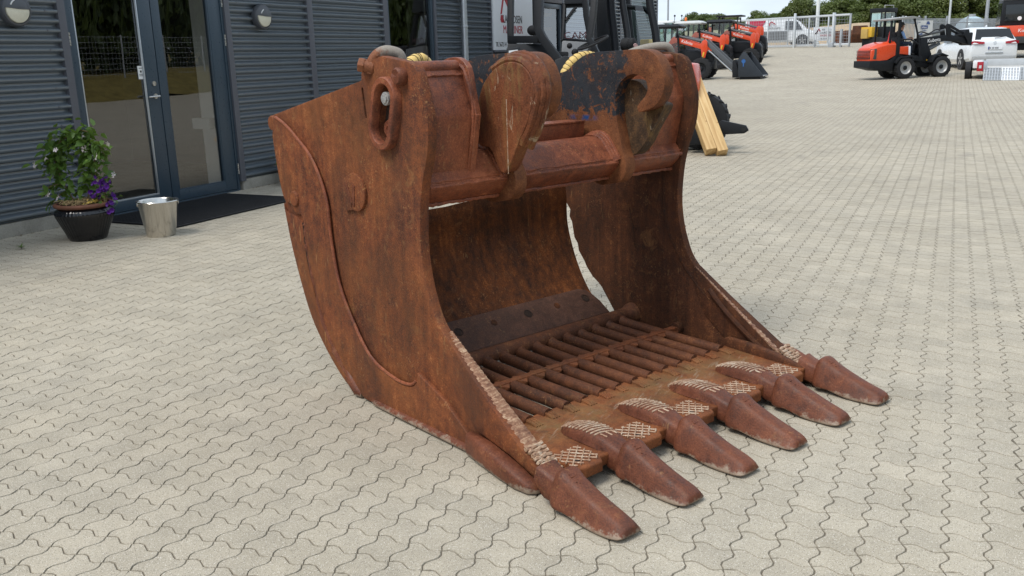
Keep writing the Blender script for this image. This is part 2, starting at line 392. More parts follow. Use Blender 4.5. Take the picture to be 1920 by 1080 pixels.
pl = MB(); [wbox(pl, WX-.3, WX-.012, a, b, -.05, .119) for a, b in ((-6, 5.97), (8.10, 24.6))]; pl.build('concrete_plinth', M_conc, bld, .006)
core = MB(); [wbox(core, WX-.25, WX-.062, a, b, .12, ZT) for a, b in ((-6, 6), (8.06, 11.36), (12.67, 16.86), (17.88, 24.5))]
wbox(core, WX-6, WX-.1, 24.3, 24.5, 0, ZT); core.build('inner_wall', M_dark, bld, smooth=False)
roof = MB(); wbox(roof, WX-7, WX+.25, -6, 24.7, ZT, ZT+.12); roof.build('roof_edge', M_trim, bld, .01)
for a, b, z in ((6, 8.06, 2.35), (11.36, 12.67, 2.6), (16.86, 17.88, 2.44)):
    wbox(MB(), WX-.06, WX+.004, a, b, z, ZT).build('lintel_panel', M_trim, bld, .004)
rm = MB(); wbox(rm, WX-4.2, WX-4.1, 4, 20, 0, 3); wbox(rm, WX-4.2, WX-.25, 4, 20, -.06, -.02); wbox(rm, WX-4.2, WX-.25, 4, 20, 2.9, 3.0); wbox(rm, WX-4.2, WX-.25, 10.2, 10.3, 0, 2.9)
rm.build('room_shell', M_dark, bld, smooth=False)
# door: fixed frame, two leaves
door = MB(); wbox(door, WX-.12, WX-.022, 6.0, 6.035, 0, 2.35); wbox(door, WX-.12, WX-.022, 8.025, 8.06, 0, 2.35); wbox(door, WX-.12, WX-.022, 6.035, 8.025, 2.27, 2.35)
wbox(door, WX-.12, WX-.02, 6.035, 8.025, -.01, .015)
door = door.build('double_door', M_frame, bld, .003); door['label'] = 'blue grey aluminium double door with tall glass panes'
for (y0, y1, ga, gb) in ((6.04, 7.03, 6.105, 6.87), (7.04, 8.02, 7.14, 7.84)):
    z0, z1, g0, g1 = .02, 2.26, .125, 2.17; lf = MB()
    for a, b, c, d in ((y0, ga, z0, z1), (gb, y1, z0, z1), (ga, gb, z0, g0), (ga, gb, g1, z1)): wbox(lf, WX-.095, WX-.03, a, b, c, d)
    lf.build('door_leaf', M_frame, door, .005)
    pane_sheet(WX-.062, ga-.005, gb+.005, g0-.005, g1+.005).build('glass_pane', M_glass, door, smooth=False)
    bd = MB()
    for a, b, c, d in ((ga, ga+.014, g0, g1), (gb-.014, gb, g0, g1), (ga+.014, gb-.014, g0, g0+.014)): wbox(bd, WX-.056, WX-.034, a, b, c, d)
    bd.build('glazing_bead', M_zinc if y0 < 7 else M_frame, door, .002)
hx = WX-.03
h = MB(); h.cyl(W(hx, 6.965, 1.125), W(hx+.008, 6.965, 1.125), .026, 16); h.cyl(W(hx, 6.965, 1.125), W(hx+.05, 6.965, 1.125), .010, 10)
h.tube([W(hx+.05, 6.975, 1.125), W(hx+.055, 6.93, 1.125), W(hx+.05, 6.84, 1.122)], .0105, 10); h.build('door_handle', M_steel, door)
MB().cyl(W(hx, 6.96, 1.252), W(hx+.012, 6.96, 1.252), .024, 16).build('lock_cylinder', M_steel, door)
wbox(MB(), WX-.056, WX-.053, 6.80, 6.868, 1.30, 1.43).build('door_sticker', plain('sticker_glint_white', (.72, .73, .72), .5), door, smooth=False)
stk = MB(); wbox(stk, WX-.0529, WX-.0522, 6.825, 6.845, 1.365, 1.385)
for z in (1.405, 1.345, 1.33): wbox(stk, WX-.0529, WX-.0522, 6.812, 6.856, z, z+.006)
stk.build('sticker_print', M_black, door, smooth=False)
for y, z in ((6.02, 1.685), (8.045, 1.685), (8.045, .25), (6.02, .25), (8.045, 2.1)):
    MB().cyl(W(WX-.014, y, z-.06), W(WX-.014, y, z-.003), .009, 10).cyl(W(WX-.014, y, z+.003), W(WX-.014, y, z+.06), .009, 10).build('hinge', M_steel, door)
wbox(MB(), WX-.33, WX-.125, 7.88, 7.95, 0, 2.6).build('partition_wall', M_white, bld)
wbox(MB(), WX-.40, WX-.15, 7.80, 7.88, .72, .84).build('cable_duct', M_white, bld, .004)
# windows
def window(y0, y1, z0, z1, f=.06, split=None):
    fr = MB()
    for a, b, c, d in ((y0, y0+f, z0, z1), (y1-f, y1, z0, z1), (y0+f, y1-f, z0, z0+f), (y0+f, y1-f, z1-f, z1)): wbox(fr, WX-.10, WX-.02, a, b, c, d)
    o = fr.build('window', M_frame, bld, .004)
    pane_sheet(WX-.062, y0+f-.005, y1-f+.005, z0+f-.005, z1-f+.005).build('pane', M_glass, o, smooth=False); return o
window(11.36, 12.67, .55, 2.55); window(16.86, 17.88, .55, 2.42, .09)
wbox(MB(), WX-.45, WX-.125, 12.58, 12.64, .3, 2.6).build('partition_wall', M_white, bld)
wbox(MB(), WX-.6, WX-.14, 11.42, 11.5, .4, 2.6).build('partition_wall', M_dark, bld)
for z, c in ((.86, 0), (1.2, 0), (1.55, 0), (1.92, 0), (2.2, 0)): wbox(MB(), WX-.7, WX-.2, 16.95, 17.8, z, z+.06).build('shelf_board', plain('shelf_wood', (.50, .33, .14), .6), bld, .004)
sh = MB(); sh.cyl(W(WX-.19, 17.0, .6), W(WX-.19, 17.75, 1.5), .012, 6); sh.cyl(W(WX-.19, 17.75, 1.3), W(WX-.19, 17.0, 2.1), .012, 6); wbox(sh, WX-.22, WX-.19, 17.3, 17.34, .5, 2.4)
sh.build('shelf_frame', M_steel, bld)
dp = MB(); dp.cyl(W(WX+.075, 13.50, .05), W(WX+.075, 13.50, ZT), .052, 18); o = dp.build('downpipe', M_zinc, bld)
for z in (.5, 1.9): MB().lathe([(.056, z), (.06, z+.004), (.06, z+.03), (.056, z+.034)], W(WX+.075, 13.5, 0), 2, 18).build('pipe_clip', M_zinc, o)
# wall lamps: round bulkhead, upper half hooded
def wall_lamp(Y, Z, label):
    r = thing('wall_lamp', label, 'lamp', (WX+.0, Y, Z), 0, 'round wall lamps on the facade')
    MB().lathe([(.01, -.02), (.13, -.02), (.142, .01), (.142, .05), (.132, .066), (.118, .07), (.116, .06), (.01, .06)], (0, 0, 0), 0, 36).build('housing', plain('lamp_grey', (.07, .075, .085), .4), r)
    MB().lathe([(.01, .058), (.112, .060), (.108, .074), (.07, .092), (.01, .098)], (0, 0, 0), 0, 36).build('diffuser', plain('lamp_opal', (.66, .64, .52), .35), r)
    hd = MB(); hd.lathe([(.02, .1015), (.072, .0955), (.113, .077), (.121, .068), (.121, .060)], (0, 0, 0), 0, 24, -.0, PI)
    n = len(hd.v); hd.v = [(v[0], v[1], max(v[2], .002)) for v in hd.v]
    hd.build('hood', plain('lamp_grey', (.07, .075, .085), .4), r)
    gl = MB(); gl.tube([(.093, -.085*math.cos(a), .085*math.sin(a)) for a in np.linspace(.45, 1.15, 8)], .006, 6); gl.build('painted_glint', plain('sticker_glint_white', (.72, .73, .72), .5), r)  # white arc painted on the hood as a glint
    return r
wall_lamp(5.475, 1.925, 'round grey lamp on corrugated wall left of the glass door')
wall_lamp(8.64, 1.945, 'round grey lamp on corrugated wall right of the glass door')
# sign board
M_signw = plain('sign_white', (.82, .84, .86), .45, 0, .4, .03); M_red = plain('sign_red', (.42, .012, .025), .5); M_blk = plain('print_black', (.02, .02, .022), .5)
sg = thing('company_sign', 'white board with red excavator arm logo and black and red lettering on the facade', 'sign', (WX+.035, 15.48, 2.2))
def SB(Y, Z, x=.0): return (x, Y-15.48, Z-2.2)
MB().b2(SB(14.645, 1.54, -.03), SB(16.31, 2.95, 0)).build('board', M_signw, sg, .004)
MB().b2(SB(14.66, 1.50, -.034), SB(16.31, 1.54, .004)).build('board_edge', M_trim, sg, .003)
def sp(poly, m, name='logo'): MB().prism([(p[0]-15.48, p[1]-2.2) for p in poly], .001, .004, 0).build(name, m, sg, smooth=False)
sp([(14.94, 2.14), (15.01, 2.14), (15.09, 2.01), (14.95, 2.01), (14.915, 2.06)], M_red); sp([(14.925, 2.15), (14.985, 2.16), (15.085, 2.44), (15.11, 2.57), (15.06, 2.6), (15.03, 2.45)], M_red)
sp([(15.08, 2.42), (15.05, 2.50), (15.10, 2.60), (15.50, 2.12), (15.42, 2.10), (15.28, 2.22)], M_red)
F = lambda Y, Z, x=.002: frame(SB(Y, Z, x), (0, 1, 0), (0, 0, 1))
text('LAURIDSEN', .195, M_blk, sg, F(15.02, 2.01), xs=.80); text('MASKINER', .195, M_red, sg, F(15.02, 1.83), xs=.90)
text('Tlf. 5672 14', .11, M_blk, sg, F(14.71, 1.60), xs=.80)
# door mat
mt = thing('door_mat', 'black ribbed rubber mat lying before the glass double door', 'mat', (-6.78, 6.86, 0))
MB().b2((-.54, -.93, .0), (.55, .86, .006)).build('mat_base', M_rubber, mt, .003)
rb = MB()
for i in range(46): y = -.905+i*.0388; rb.b2((-.52, y, .006), (.53, y+.018, .0165))
for i in range(22): x = -.515+i*.0488; rb.b2((x, -.91, .006), (x+.012, .845, .0125))
o = rb.build('rib', M_rubber, mt, smooth=False); o['kind'] = 'stuff'
bdm = MB(); bdm.b2((.53, -.93, .006), (.555, .86, .017)); bdm.b2((-.54, -.93, .006), (-.52, .86, .017)); bdm.b2((-.52, -.93, .006), (.53, -.91, .017)); bdm.b2((-.52, .845, .006), (.53, .86, .017))
bdm.build('mat_border', M_rubber, mt, .003)
# ---------------------------------------------------------------- the rusty bucket (local axes: x forward, y across, z up)
OB = Vector((-2.189, 3.019, 0)); AB = -R_(23.6)
def lip_dirt(t, p, col, n1, n2, n3):
    x = t.xyz(t.objc()); n = t.noise(p, 9, 6, .65)
    band = t.m_('MULTIPLY', t.rng(x[0], .80, .90), t.rng(x[0], 1.10, .97)); band = t.m_('MULTIPLY', band, t.rng(n, .38, .62))
    col = t.mix(t.m_('MULTIPLY', band, .5), col, (.19, .135, .055))
    w2 = t.m_('MULTIPLY', t.m_('MULTIPLY', t.rng(x[0], .90, .94), t.rng(x[0], 1.03, .97)), t.rng(t.noise(t.map(p, (70, 8, 8), rot=(0, 0, .41)), 1, 4, .7), .55, .64))
    return t.mix(t.m_('MULTIPLY', w2, .22), col, (.52, .46, .36))
def scuff_low(t, p, col, n1, n2, n3):
    x = t.xyz(p); m = t.rng(t.m_('ADD', x[2], t.m_('MULTIPLY', t.m_('SUBTRACT', t.noise(p, 34, 6, .7), .5), .075)), .026, .014)
    return t.mix(t.m_('MULTIPLY', m, .68), col, (.34, .28, .21))
def orange_low(t, p, col, n1, n2, n3):
    x = t.xyz(p); m = t.m_('MULTIPLY', t.rng(t.noise(p, 2.2, 5, .6), .42, .64), .42)
    col = t.mix(m, col, (.215, .082, .026))
    m2 = t.m_('MULTIPLY', t.rng(t.noise(t.map(p, (3, 3, 1.4)), 1, 6, .65), .48, .66), .55)
    return t.mix(m2, col, (.070, .030, .019))
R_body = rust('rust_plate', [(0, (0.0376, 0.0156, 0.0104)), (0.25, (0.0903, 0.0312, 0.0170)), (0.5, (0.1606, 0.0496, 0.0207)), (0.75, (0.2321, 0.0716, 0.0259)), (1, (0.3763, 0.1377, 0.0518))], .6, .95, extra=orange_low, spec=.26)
R_in = rust('rust_inner_shaded', [(.0, (0.0192, 0.0095, 0.0054)), (.4, (0.0432, 0.0162, 0.0075)), (.7, (0.0720, 0.0247, 0.0095)), (1, (0.1380, 0.0456, 0.0136))], .6, .5, .82)  # rust for the bucket interior, its shade put into a darker colour
R_cast = rust('rust_cast', [(0, (0.0420, 0.0163, 0.0101)), (0.35, (0.1029, 0.0327, 0.0166)), (0.7, (0.1628, 0.0516, 0.0245)), (1, (0.2625, 0.0946, 0.0447))], .15, .45, .56, .32, extra=scuff_low, spec=.32)
R_lip = rust('rust_lip', [(0, (0.0633, 0.0221, 0.0105)), (0.35, (0.1437, 0.0478, 0.0180)), (0.7, (0.2242, 0.0754, 0.0255)), (1, (0.3565, 0.1380, 0.0525))], .1, .4, extra=lip_dirt)
R_top = rust('rust_frame', [(0, (0.0651, 0.0242, 0.0151)), (0.3, (0.1426, 0.0450, 0.0244)), (0.55, (0.2247, 0.0681, 0.0311)), (0.8, (0.3023, 0.0965, 0.0428)), (1, (0.4650, 0.1646, 0.0756))], .3, .6, .50, .35, spec=.36)
def blk_mask(t, x, n1, n2, n3):
    a = t.rng(t.m_('ADD', x[0], t.m_('MULTIPLY', n1, .10)), .62, .56)
    b = t.rng(t.m_('ADD', x[2], t.m_('MULTIPLY', n1, .12)), 1.14, 1.26)
    return t.m_('SUBTRACT', t.m_('MULTIPLY', t.m_('MULTIPLY', a, b), .34), .17)
def blu_mask(t, x, n2):
    a = t.m_('MULTIPLY', t.rng(x[2], 1.128, 1.14), t.rng(x[2], 1.16, 1.15)); b = t.m_('MULTIPLY', t.rng(x[0], .18, .24), t.rng(x[0], .38, .32))
    return t.m_('MULTIPLY', t.m_('MULTIPLY', a, b), t.rng(n2, .40, .55))
R_ear = rust('rust_ear', [(0, (0.0525, 0.0212, 0.0128)), (0.4, (0.1365, 0.0488, 0.0200)), (0.7, (0.2048, 0.0754, 0.0296)), (1, (0.3150, 0.1288, 0.0520))], .1, .4, .7, .3, black=blk_mask, blue=blu_mask)
def cheek_moss(t, p, col, n1, n2, n3):
    m = t.m_('MULTIPLY', t.rng(t.noise(t.map(p, (11, 11, 3.2)), 1, 7, .7, .6), .52, .64), .6); col = t.mix(m, col, (.21, .125, .045))
    m = t.m_('MULTIPLY', t.rng(t.noise(t.map(p, (24, 24, 8)), 1, 6, .7, 1), .61, .66), .65); return t.mix(m, col, (.42, .33, .22))
R_cheek = rust('rust_cheek', [(0, (0.0554, 0.0219, 0.0120)), (0.4, (0.1355, 0.0439, 0.0192)), (0.7, (0.2033, 0.0678, 0.0272)), (1, (0.3203, 0.1147, 0.0440))], .3, .2, .62, .3, extra=cheek_moss)
R_bar = rust('rust_bar', [(0, (0.0346, 0.0153, 0.0094)), (0.35, (0.0842, 0.0315, 0.0156)), (0.7, (0.1404, 0.0504, 0.0218)), (1, (0.2484, 0.0990, 0.0390))], .1, .5, .7)
R_panel = rust('rust_panel_shaded', [(0, (0.0244, 0.0106, 0.0053)), (0.35, (0.0678, 0.0242, 0.0097)), (0.7, (0.1303, 0.0416, 0.0128)), (1, (0.2443, 0.0821, 0.0240))], .9, .5, .8)  # back panel rust, darkened in colour for the shade inside the bucket
R_strip = rust('rust_wear_strip', [(.0, (0.0325, 0.0198, 0.0152)), (.5, (0.0750, 0.0374, 0.0256)), (1, (0.1438, 0.0682, 0.0437))], .0, .25, .7, .5)
R_far = rust('rust_side_inner_shaded', [(0, (0.0227, 0.0108, 0.0067)), (0.35, (0.0567, 0.0215, 0.0104)), (0.7, (0.0964, 0.0341, 0.0148)), (1, (0.1814, 0.0673, 0.0252))], .7, .5, .8)  # darker copy of the plate rust, inner shade painted into it
R_dark = rust('rust_recess', [(.0, (.012, .009, .008)), (.5, (.030, .018, .013)), (1, (.075, .038, .022))], .1, 0)
t = NT('hardfacing'); p = t.pos(); n = t.noise(p, 90, 4, .7)
t.bsdf(t.ramp(t.m_('ADD', t.m_('MULTIPLY', n, .6), t.m_('MULTIPLY', t.noise(p, 14, 4), .4)), [(.36, (.16, .062, .034)), (.50, (.40, .25, .155)), (.64, (.60, .50, .38))]), .55, .1, .5, t.bump(n, .5, .004)); M_hard = t.m
def hard_edge_mat():
    t = NT('hardfaced_edge'); p = t.pos()
    rip = t.noise(t.map(t.objc(), (120, 11, 120)), 1, 4, .65)
    n = t.noise(p, 60, 5, .7); x = t.xyz(p)
    v = t.m_('ADD', t.m_('MULTIPLY', rip, .55), t.m_('MULTIPLY', n, .45))
    v = t.m_('ADD', v, t.rng(x[2], .12, .05, 0, .08))
    t.bsdf(t.ramp(v, [(.38, (.13, .054, .030)), (.50, (.26, .130, .072)), (.60, (.44, .29, .18)), (.72, (.62, .50, .37))]), .6, .1, .45, t.bump(v, .5, .006)); return t.m
M_hedge = hard_edge_mat()
t = NT('hardfacing_worn'); p = t.pos(); n = t.noise(p, 70, 5, .7)
t.bsdf(t.ramp(t.m_('ADD', t.m_('MULTIPLY', n, .6), t.m_('MULTIPLY', t.noise(p, 9, 4), .4)), [(.38, (.15, .060, .036)), (.50, (.34, .19, .115)), (.62, (.55, .43, .31))]), .6, .05, .45, t.bump(n, .6, .004)); M_hard2 = t.m

bk = thing('excavator_bucket', 'large rusty excavator skeleton bucket with six teeth lying on the paving', 'excavator bucket', OB, AB)
TH = .042
rear = [(0, 0), (-.080, .010), (-.182, .070), (-.330, .185), (-.431, .317), (-.538, .578), (-.592, .821), (-.614, 1.015), (-.638, 1.125)]
front = [(.516, 1.376), (.545, 1.29), (.563, 1.213), (.553, 1.10), (.512, .982), (.488, .868), (.482, .706), (.519, .547), (.594, .427), (.808, .283), (1.088, .105), (1.20, .045)]
def cr(pts, k=4): return smooth_poly(pts, k)
side_top = [(-.655, 1.17), (-.632, 1.195), (.137, 1.347), (.141, 1.378), (.168, 1.392), (.205, 1.418), (.284, 1.436), (.463, 1.412), (.495, 1.398)]
side = [(1.16, .004), (.73, .0), (.42, .0)]+cr(rear)+side_top+cr(front)
def xz(poly, y0, y1, m, name, bev=.006, parent=bk, mb=None, seg=2):
    mm = mb or MB(); mm.prism(poly, y0, y1, 1); return mm.build(name, m, parent, bev, seg) if mb is None else mm
near = xz(side, 0, TH, R_body, 'side_plate', .007)
# far side plate: rear edge torn and jagged lower down
jag = [(.10, .06), (.064, .109), (-.02, .215), (-.045, .236), (-.09, .265), (-.132, .31), (-.15, .34), (-.192, .39), (-.20, .43), (-.225, .46), (-.243, .545), (-.262, .57), (-.255, .61), (-.285, .645), (-.31, .675), (-.40, .70), (-.53, .74), (-.59, .85), (-.614, 1.015), (-.638, 1.125)]
W_ = 1.54
far = xz([(1.16, .004), (.73, .0), (.30, .0)]+jag+side_top+cr(front), W_-TH, W_, R_far, 'side_plate', .007); far['label'] = 'far side plate with torn rear edge, shade painted inside'
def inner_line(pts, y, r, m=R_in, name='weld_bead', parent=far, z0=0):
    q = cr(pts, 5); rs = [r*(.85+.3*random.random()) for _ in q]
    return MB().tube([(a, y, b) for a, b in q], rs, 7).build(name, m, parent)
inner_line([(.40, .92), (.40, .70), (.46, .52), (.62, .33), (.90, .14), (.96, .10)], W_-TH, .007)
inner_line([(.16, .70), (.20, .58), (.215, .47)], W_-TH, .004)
# oval boss on the near plate
def oval(cx, cz, w, h, tilt, n=40):
    P = []; hs = (h-w)/2
    for i in range(n):
        a = 2*PI*i/n; x, z = w/2*math.cos(a), w/2*math.sin(a)+(hs if math.sin(a) >= 0 else -hs)
        P.append((cx+x*math.cos(tilt)+z*math.sin(tilt), cz-x*math.sin(tilt)+z*math.cos(tilt)))
    return P
o_in, o_out = oval(.312, 1.226, .104, .222, .29), oval(.316, 1.226, .160, .276, .29)
bool_cut(near, [xz(o_in, -.02, .030, None, 'cut', 0), xz(oval(.150, 1.262, .014, .12, -.13, 20), -.02, .06, None, 'cut', 0)])
near.data.materials.clear(); near.data.materials.append(R_body)
def ring_yz(outer, inner, y0, y1, m, name, parent):
    n = len(outer); r = .006; rings = []
    mid = lambda f: [tuple(b+(a-b)*f for a, b in zip(p, q)) for p, q in zip(outer, inner)]
    for f, y in ((1, y1), (1, y0+r), (.85, y0), (.15, y0), (0, y0+r), (0, y1)): rings.append([(p[0], y, p[1]) for p in mid(f)])
    return MB().loft(rings, caps=False).build(name, m, parent, ang=50)
boss = ring_yz(o_out, o_in, -.034, .004, R_top, 'oval_boss', bk)
MB().prism(oval(.312, 1.226, .100, .218, .29), .026, .0301, 1).build('recess_floor', R_dark, boss)
bolt = MB().cyl((.336, -.026, 1.282), (.336, .03, 1.282), .025, 14).cyl((.336, -.032, 1.282), (.336, -.026, 1.282), .018, 14).build('bolt', plain('bolt_zinc', (.42, .41, .39), .5, .5, .5, .3, 30, .4, 120), boss, .003)
MB().lathe([(.012, 0), (.012, -.004), (.03, -.004), (.034, .002)], (.296, .012, 1.168), 1, 18).build('washer', R_top, boss)
pg = MB(); pg.lathe([(.002, -.036), (.026, -.034), (.032, -.024), (.031, .002)], (.427, 0, 1.362), 1, 14); pg.v = [(x+.004*mnoise.noise(Vector((x*90, y*90, z*90))), y+.008*mnoise.noise(Vector((x*60, y*60+5, z*60))), z) for x, y, z in pg.v]
pg.build('weld_plug', R_cast, near)
MB().lathe([(.002, -.016), (.030, -.014), (.034, -.008), (.034, TH+.01), (.030, TH+.016), (.002, TH+.018)], (-.630, 0, 1.158), 1, 20).build('corner_boss', R_body, near)
# raised band along the rear and the bottom of the near plate
band_in = [(.43, .235), (.42, .190), (.375, .162), (.264, .160), (.09, .211), (-.041, .348), (-.131, .497), (-.171, .679), (-.189, .862), (-.279, 1.014), (-.40, 1.10), (-.50, 1.155), (-.60, 1.19)]
bandp = [(-.05, .055), (-.155, .125), (-.285, .295), (-.376, .555), (-.390, .70), (-.415, .76), (-.50, .80), (-.565, .82), (-.602, .93), (-.628, 1.10)]
bi, bo = cr(band_in, 4), cr(bandp, 4)
cap_ = [(.43, .235)]+[(.60, .14), (.74, .055), (.72, .02), (.45, .008), (.02, .008)]
band = xz(cap_[::-1][:0]+[(.02, .010), (.45, .010), (.72, .018), (.76, .06), (.60, .17)]+bi+bo[::-1], -.016, .004, R_body, 'wear_band', .012, seg=3)
bm2 = MB().tube([(a, -.0135, b) for a, b in smooth_poly([(.425, .20), (.375, .170), (.264, .168), (.096, .217), (-.034, .352), (-.124, .499), (-.164, .680), (-.182, .862), (-.272, 1.014), (-.394, 1.10), (-.494, 1.155), (-.58, 1.185)], 8)], [.0070]*89, 8).build('weld_bead', R_top, band)
strip = xz(cr([(-.10, .022), (-.205, .085), (-.335, .20), (-.432, .33), (-.536, .585), (-.588, .80)], 4)+cr([(-.57, .76), (-.425, .72), (-.410, .56), (-.318, .30), (-.19, .13), (-.07, .05)], 4), -.010, .004, R_body, 'rear_strip', .006)
sm = cr([(-.400, .735), (-.394, .68), (-.381, .555), (-.295, .295), (-.165, .130), (-.055, .036)], 9)
seam = MB().tube([(a+.004*random.uniform(-1, 1), -.009, b) for a, b in sm], [random.uniform(.006, .014)*(.7+1.0*i/len(sm)) for i in range(len(sm))], 7).build('weld_seam', R_cast, near)
MB().tube([(a-.013, -.0105, b) for a, b in sm[2:22]], [.0045]*20, 6).build('crack', R_dark, seam)
lp = MB().tube([(-.12, .0, .10), (-.085, -.004, .065), (-.04, -.004, .028), (-.01, 0, .018)], [.020, .028, .027, .018], 12).build('heel_pad', R_cast, near)
bs = MB().lathe([(.002, -.026), (.030, -.026), (.034, -.023), (.036, -.012), (.062, -.012), (.072, -.008), (.074, .0)], (-.455, 0, .832), 1, 28).build('round_boss', R_body, near)
# D-shaped badge with a V mark
bd = [(-.036, .952), (.03, .985)]+[(.047+.083*math.cos(a), .905+.078*math.sin(a)) for a in np.linspace(1.35, -1.3, 14)]+[(.03, .832), (-.036, .822)]
bdg = xz(bd, -.014, .002, R_body, 'badge', .005)
for q in ([(-.012, .935), (.006, .935), (.034, .868), (.024, .845), (.016, .85)], [(.036, .85), (.05, .85), (.062, .932), (.046, .940), (.04, .905)]):
    MB().prism(q, -.0175, -.013, 1).build('letter_mark', R_dark if False else R_cast, bdg, .0015)
# side cutter in front (thicker plate, hard-faced edge)
cut_prof = cr([(.594, .427), (.808, .283), (1.088, .105), (1.205, .040)], 6)
low = [(1.20, .012), (1.0, .075), (.80, .10), (.66, .20), (.585, .34)]
def cutter(y0, y1, flip):
    mb = MB().prism(cut_prof+low, y0, y1, 1); tp = lambda s: max(.04, min(1, (s-.62)/.42))
    if not flip: mb.v = [(a, y if y > 0 else y*tp(a), b) for a, y, b in mb.v]
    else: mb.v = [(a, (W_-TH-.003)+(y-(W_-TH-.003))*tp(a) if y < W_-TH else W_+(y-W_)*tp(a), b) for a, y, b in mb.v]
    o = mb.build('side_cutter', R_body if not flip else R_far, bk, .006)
    # hardfacing on the edge
    rings = []
    hp_ = smooth_poly([(.594, .427), (.808, .283), (1.088, .105), (1.205, .040)], 55)
    for i, (a, b) in enumerate(hp_):
        f = i/(len(hp_)-1); wv = .5+.5*f
        for_ = []
        nrm = Vector((.55, 0, .83)).normalized()
        ya, yb = (y0+.004, max(y1, TH)) if not flip else (min(y0, W_-TH), y1-.004)
        tf = tp(a)
        if not flip: ya, yb = y0*tf+.002, TH+(max(y1, TH)-TH)*tf
        else: ya, yb = (W_-TH)-(W_-TH-y0)*tf, W_+(y1-W_)*tf-.002
        for k in range(9):
            y = ya+(yb-ya)*k/8; hgt = (.0015+.006*math.sin(PI*k/8)**.6*min(1, f*4))*(1+.35*mnoise.noise(Vector((a*18, y*40, 3))))+.0022*((i//2+int(2*mnoise.noise(Vector((a*9, y*60, 1)))+9)) % 2)
            fy = (y-ya)/(yb-ya); hgt -= (.034*fy**1.3 if flip else .010*(1-fy))
            for_.append((a+nrm.x*hgt, y, b+nrm.z*hgt))
        for_ += [(a-.030, yb-.002, b-.045), (a-.012, ya+.002, b-.018)]
        rings.append(for_)
    hb = MB().loft(rings).build('hardfacing', M_hedge, o, ang=60)
    return o
cut = cutter(-.032, .046, False); cut2 = cutter(W_-.062, W_+.02, True)
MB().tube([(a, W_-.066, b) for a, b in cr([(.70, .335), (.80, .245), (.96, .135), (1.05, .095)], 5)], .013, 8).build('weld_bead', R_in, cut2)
# ripple of weld passes across the hard-faced edge
def passes(y0, y1, parent):
    mb = MB(); P = [Vector((a, 0, b)) for a, b in smooth_poly([(.60, .425), (.808, .286), (1.088, .109), (1.20, .048)], 34)]
    for i in range(2, len(P)-1):
        if random.random() < .25: continue
        q = P[i]; w = .0030+random.random()*.0016
        ys_ = np.linspace(y0+random.random()*.012, y1-random.random()*.008, 5)
        mb.tube([(q.x+.009+random.uniform(-.004, .004), y, q.z+.011+random.uniform(-.004, .004)) for y in ys_], w, 5)
    o = mb.build('weld_pass', M_hard2, parent); o['kind'] = 'stuff'
for (y0, y1, par) in ((-.030, .046, cut), (W_-.060, W_+.018, cut2)):      # white block of runs by the tooth
    mb = MB()
    for i in range(9):
        s = 1.085+i*.0135; z = .128-(s-1.085)*.62
        mb.tube([(s+random.uniform(-.004, .004), y, z+random.uniform(-.002, .004)) for y in np.linspace(y0, y1, 7)], [random.uniform(.006, .009) for _ in range(7)], 6)
    o = mb.build('weld_pass', M_hard, par); o['kind'] = 'stuff'
# cast guard low on the near side
gd = []
for s, y, z, hy, hz in ((.735, -.010, .040, .012, .034), (.77, -.026, .048, .024, .046), (.88, -.042, .050, .034, .045), (1.0, -.058, .042, .036, .040), (1.09, -.066, .032, .034, .032), (1.15, -.066, .022, .026, .020), (1.175, -.060, .018, .010, .010)):
    gd.append([(s, y+hy*math.copysign(abs(math.cos(a))**.6, math.cos(a)), z+hz*math.copysign(abs(math.sin(a))**.7, math.sin(a))) for a in np.linspace(0, 2*PI, 17)[:-1]])
MB().loft(gd).build('side_guard', R_cast, bk, ang=60)
gd2 = [[(p[0], W_-p[1]-.0, p[2]+.03) for p in r] for r in gd]; MB().loft(gd2).build('side_guard', R_cast, bk, ang=60)
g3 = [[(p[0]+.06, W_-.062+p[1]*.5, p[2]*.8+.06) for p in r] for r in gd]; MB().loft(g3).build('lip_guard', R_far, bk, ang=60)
ws = MB()
for y in (-.006, W_-.034): ws.prism([(.02, -.0), (.05, -.002), (1.2, -.002), (1.2, .014), (.05, .02)], y, y+.04, 1)
wsb = []
for s, hy in ((.06, .01), (.12, .03), (.3, .034), (1.0, .036), (1.22, .05), (1.27, .05)):
    wsb.append([(s, .0+hy*math.cos(a), .017+.017*math.sin(a)) for a in np.linspace(0, 2*PI, 13)[:-1]])
MB().loft(wsb).build('bottom_runner', R_cast, bk, ang=60); MB().loft([[(x, W_-y, z) for x, y, z in r] for r in wsb]).build('bottom_runner', R_cast, bk, ang=60)
# curved back panel
pp = cr([(-.175, .745), (-.166, .69), (-.158, .56), (-.115, .42), (-.062, .31), (.0, .222), (.06, .165), (.11, .13)], 5)
def offs(P, d):
    out = []
    for i, p in enumerate(P):
        a, b = P[max(i-1, 0)], P[min(i+1, len(P)-1)]; tx, tz = b[0]-a[0], b[1]-a[1]; L_ = math.hypot(tx, tz)+1e-9; out.append((p[0]+tz/L_*d, p[1]-tx/L_*d))
    return out
bp_ = offs(pp, .02)
panel = MB(); YN = 14
V = []; 
ye = 1.388
for side_ in (pp, bp_):
    for k in range(YN+1):
        for (a, b) in side_:
            V.append((a+.004*mnoise.noise(Vector((a*3, k*.4, b*3))), TH+(ye-TH)*k/YN, b+(.016*max(0, min(1, (k/YN-.42)/.15))*max(0, (b-.60)/.145))))
n = len(pp); F = []
for k in range(YN):
    for i in range(n-1):
        a = k*n+i; F.append((a, a+1, a+n+1, a+n)); b = (YN+1)*n+a; F.append((b, b+n, b+n+1, b+1))
o2 = (YN+1)*n
for i in range(n-1): F.append((i, o2+i, o2+i+1, i+1)); j = YN*n+i; F.append((j, j+1, o2+j+1, o2+j))
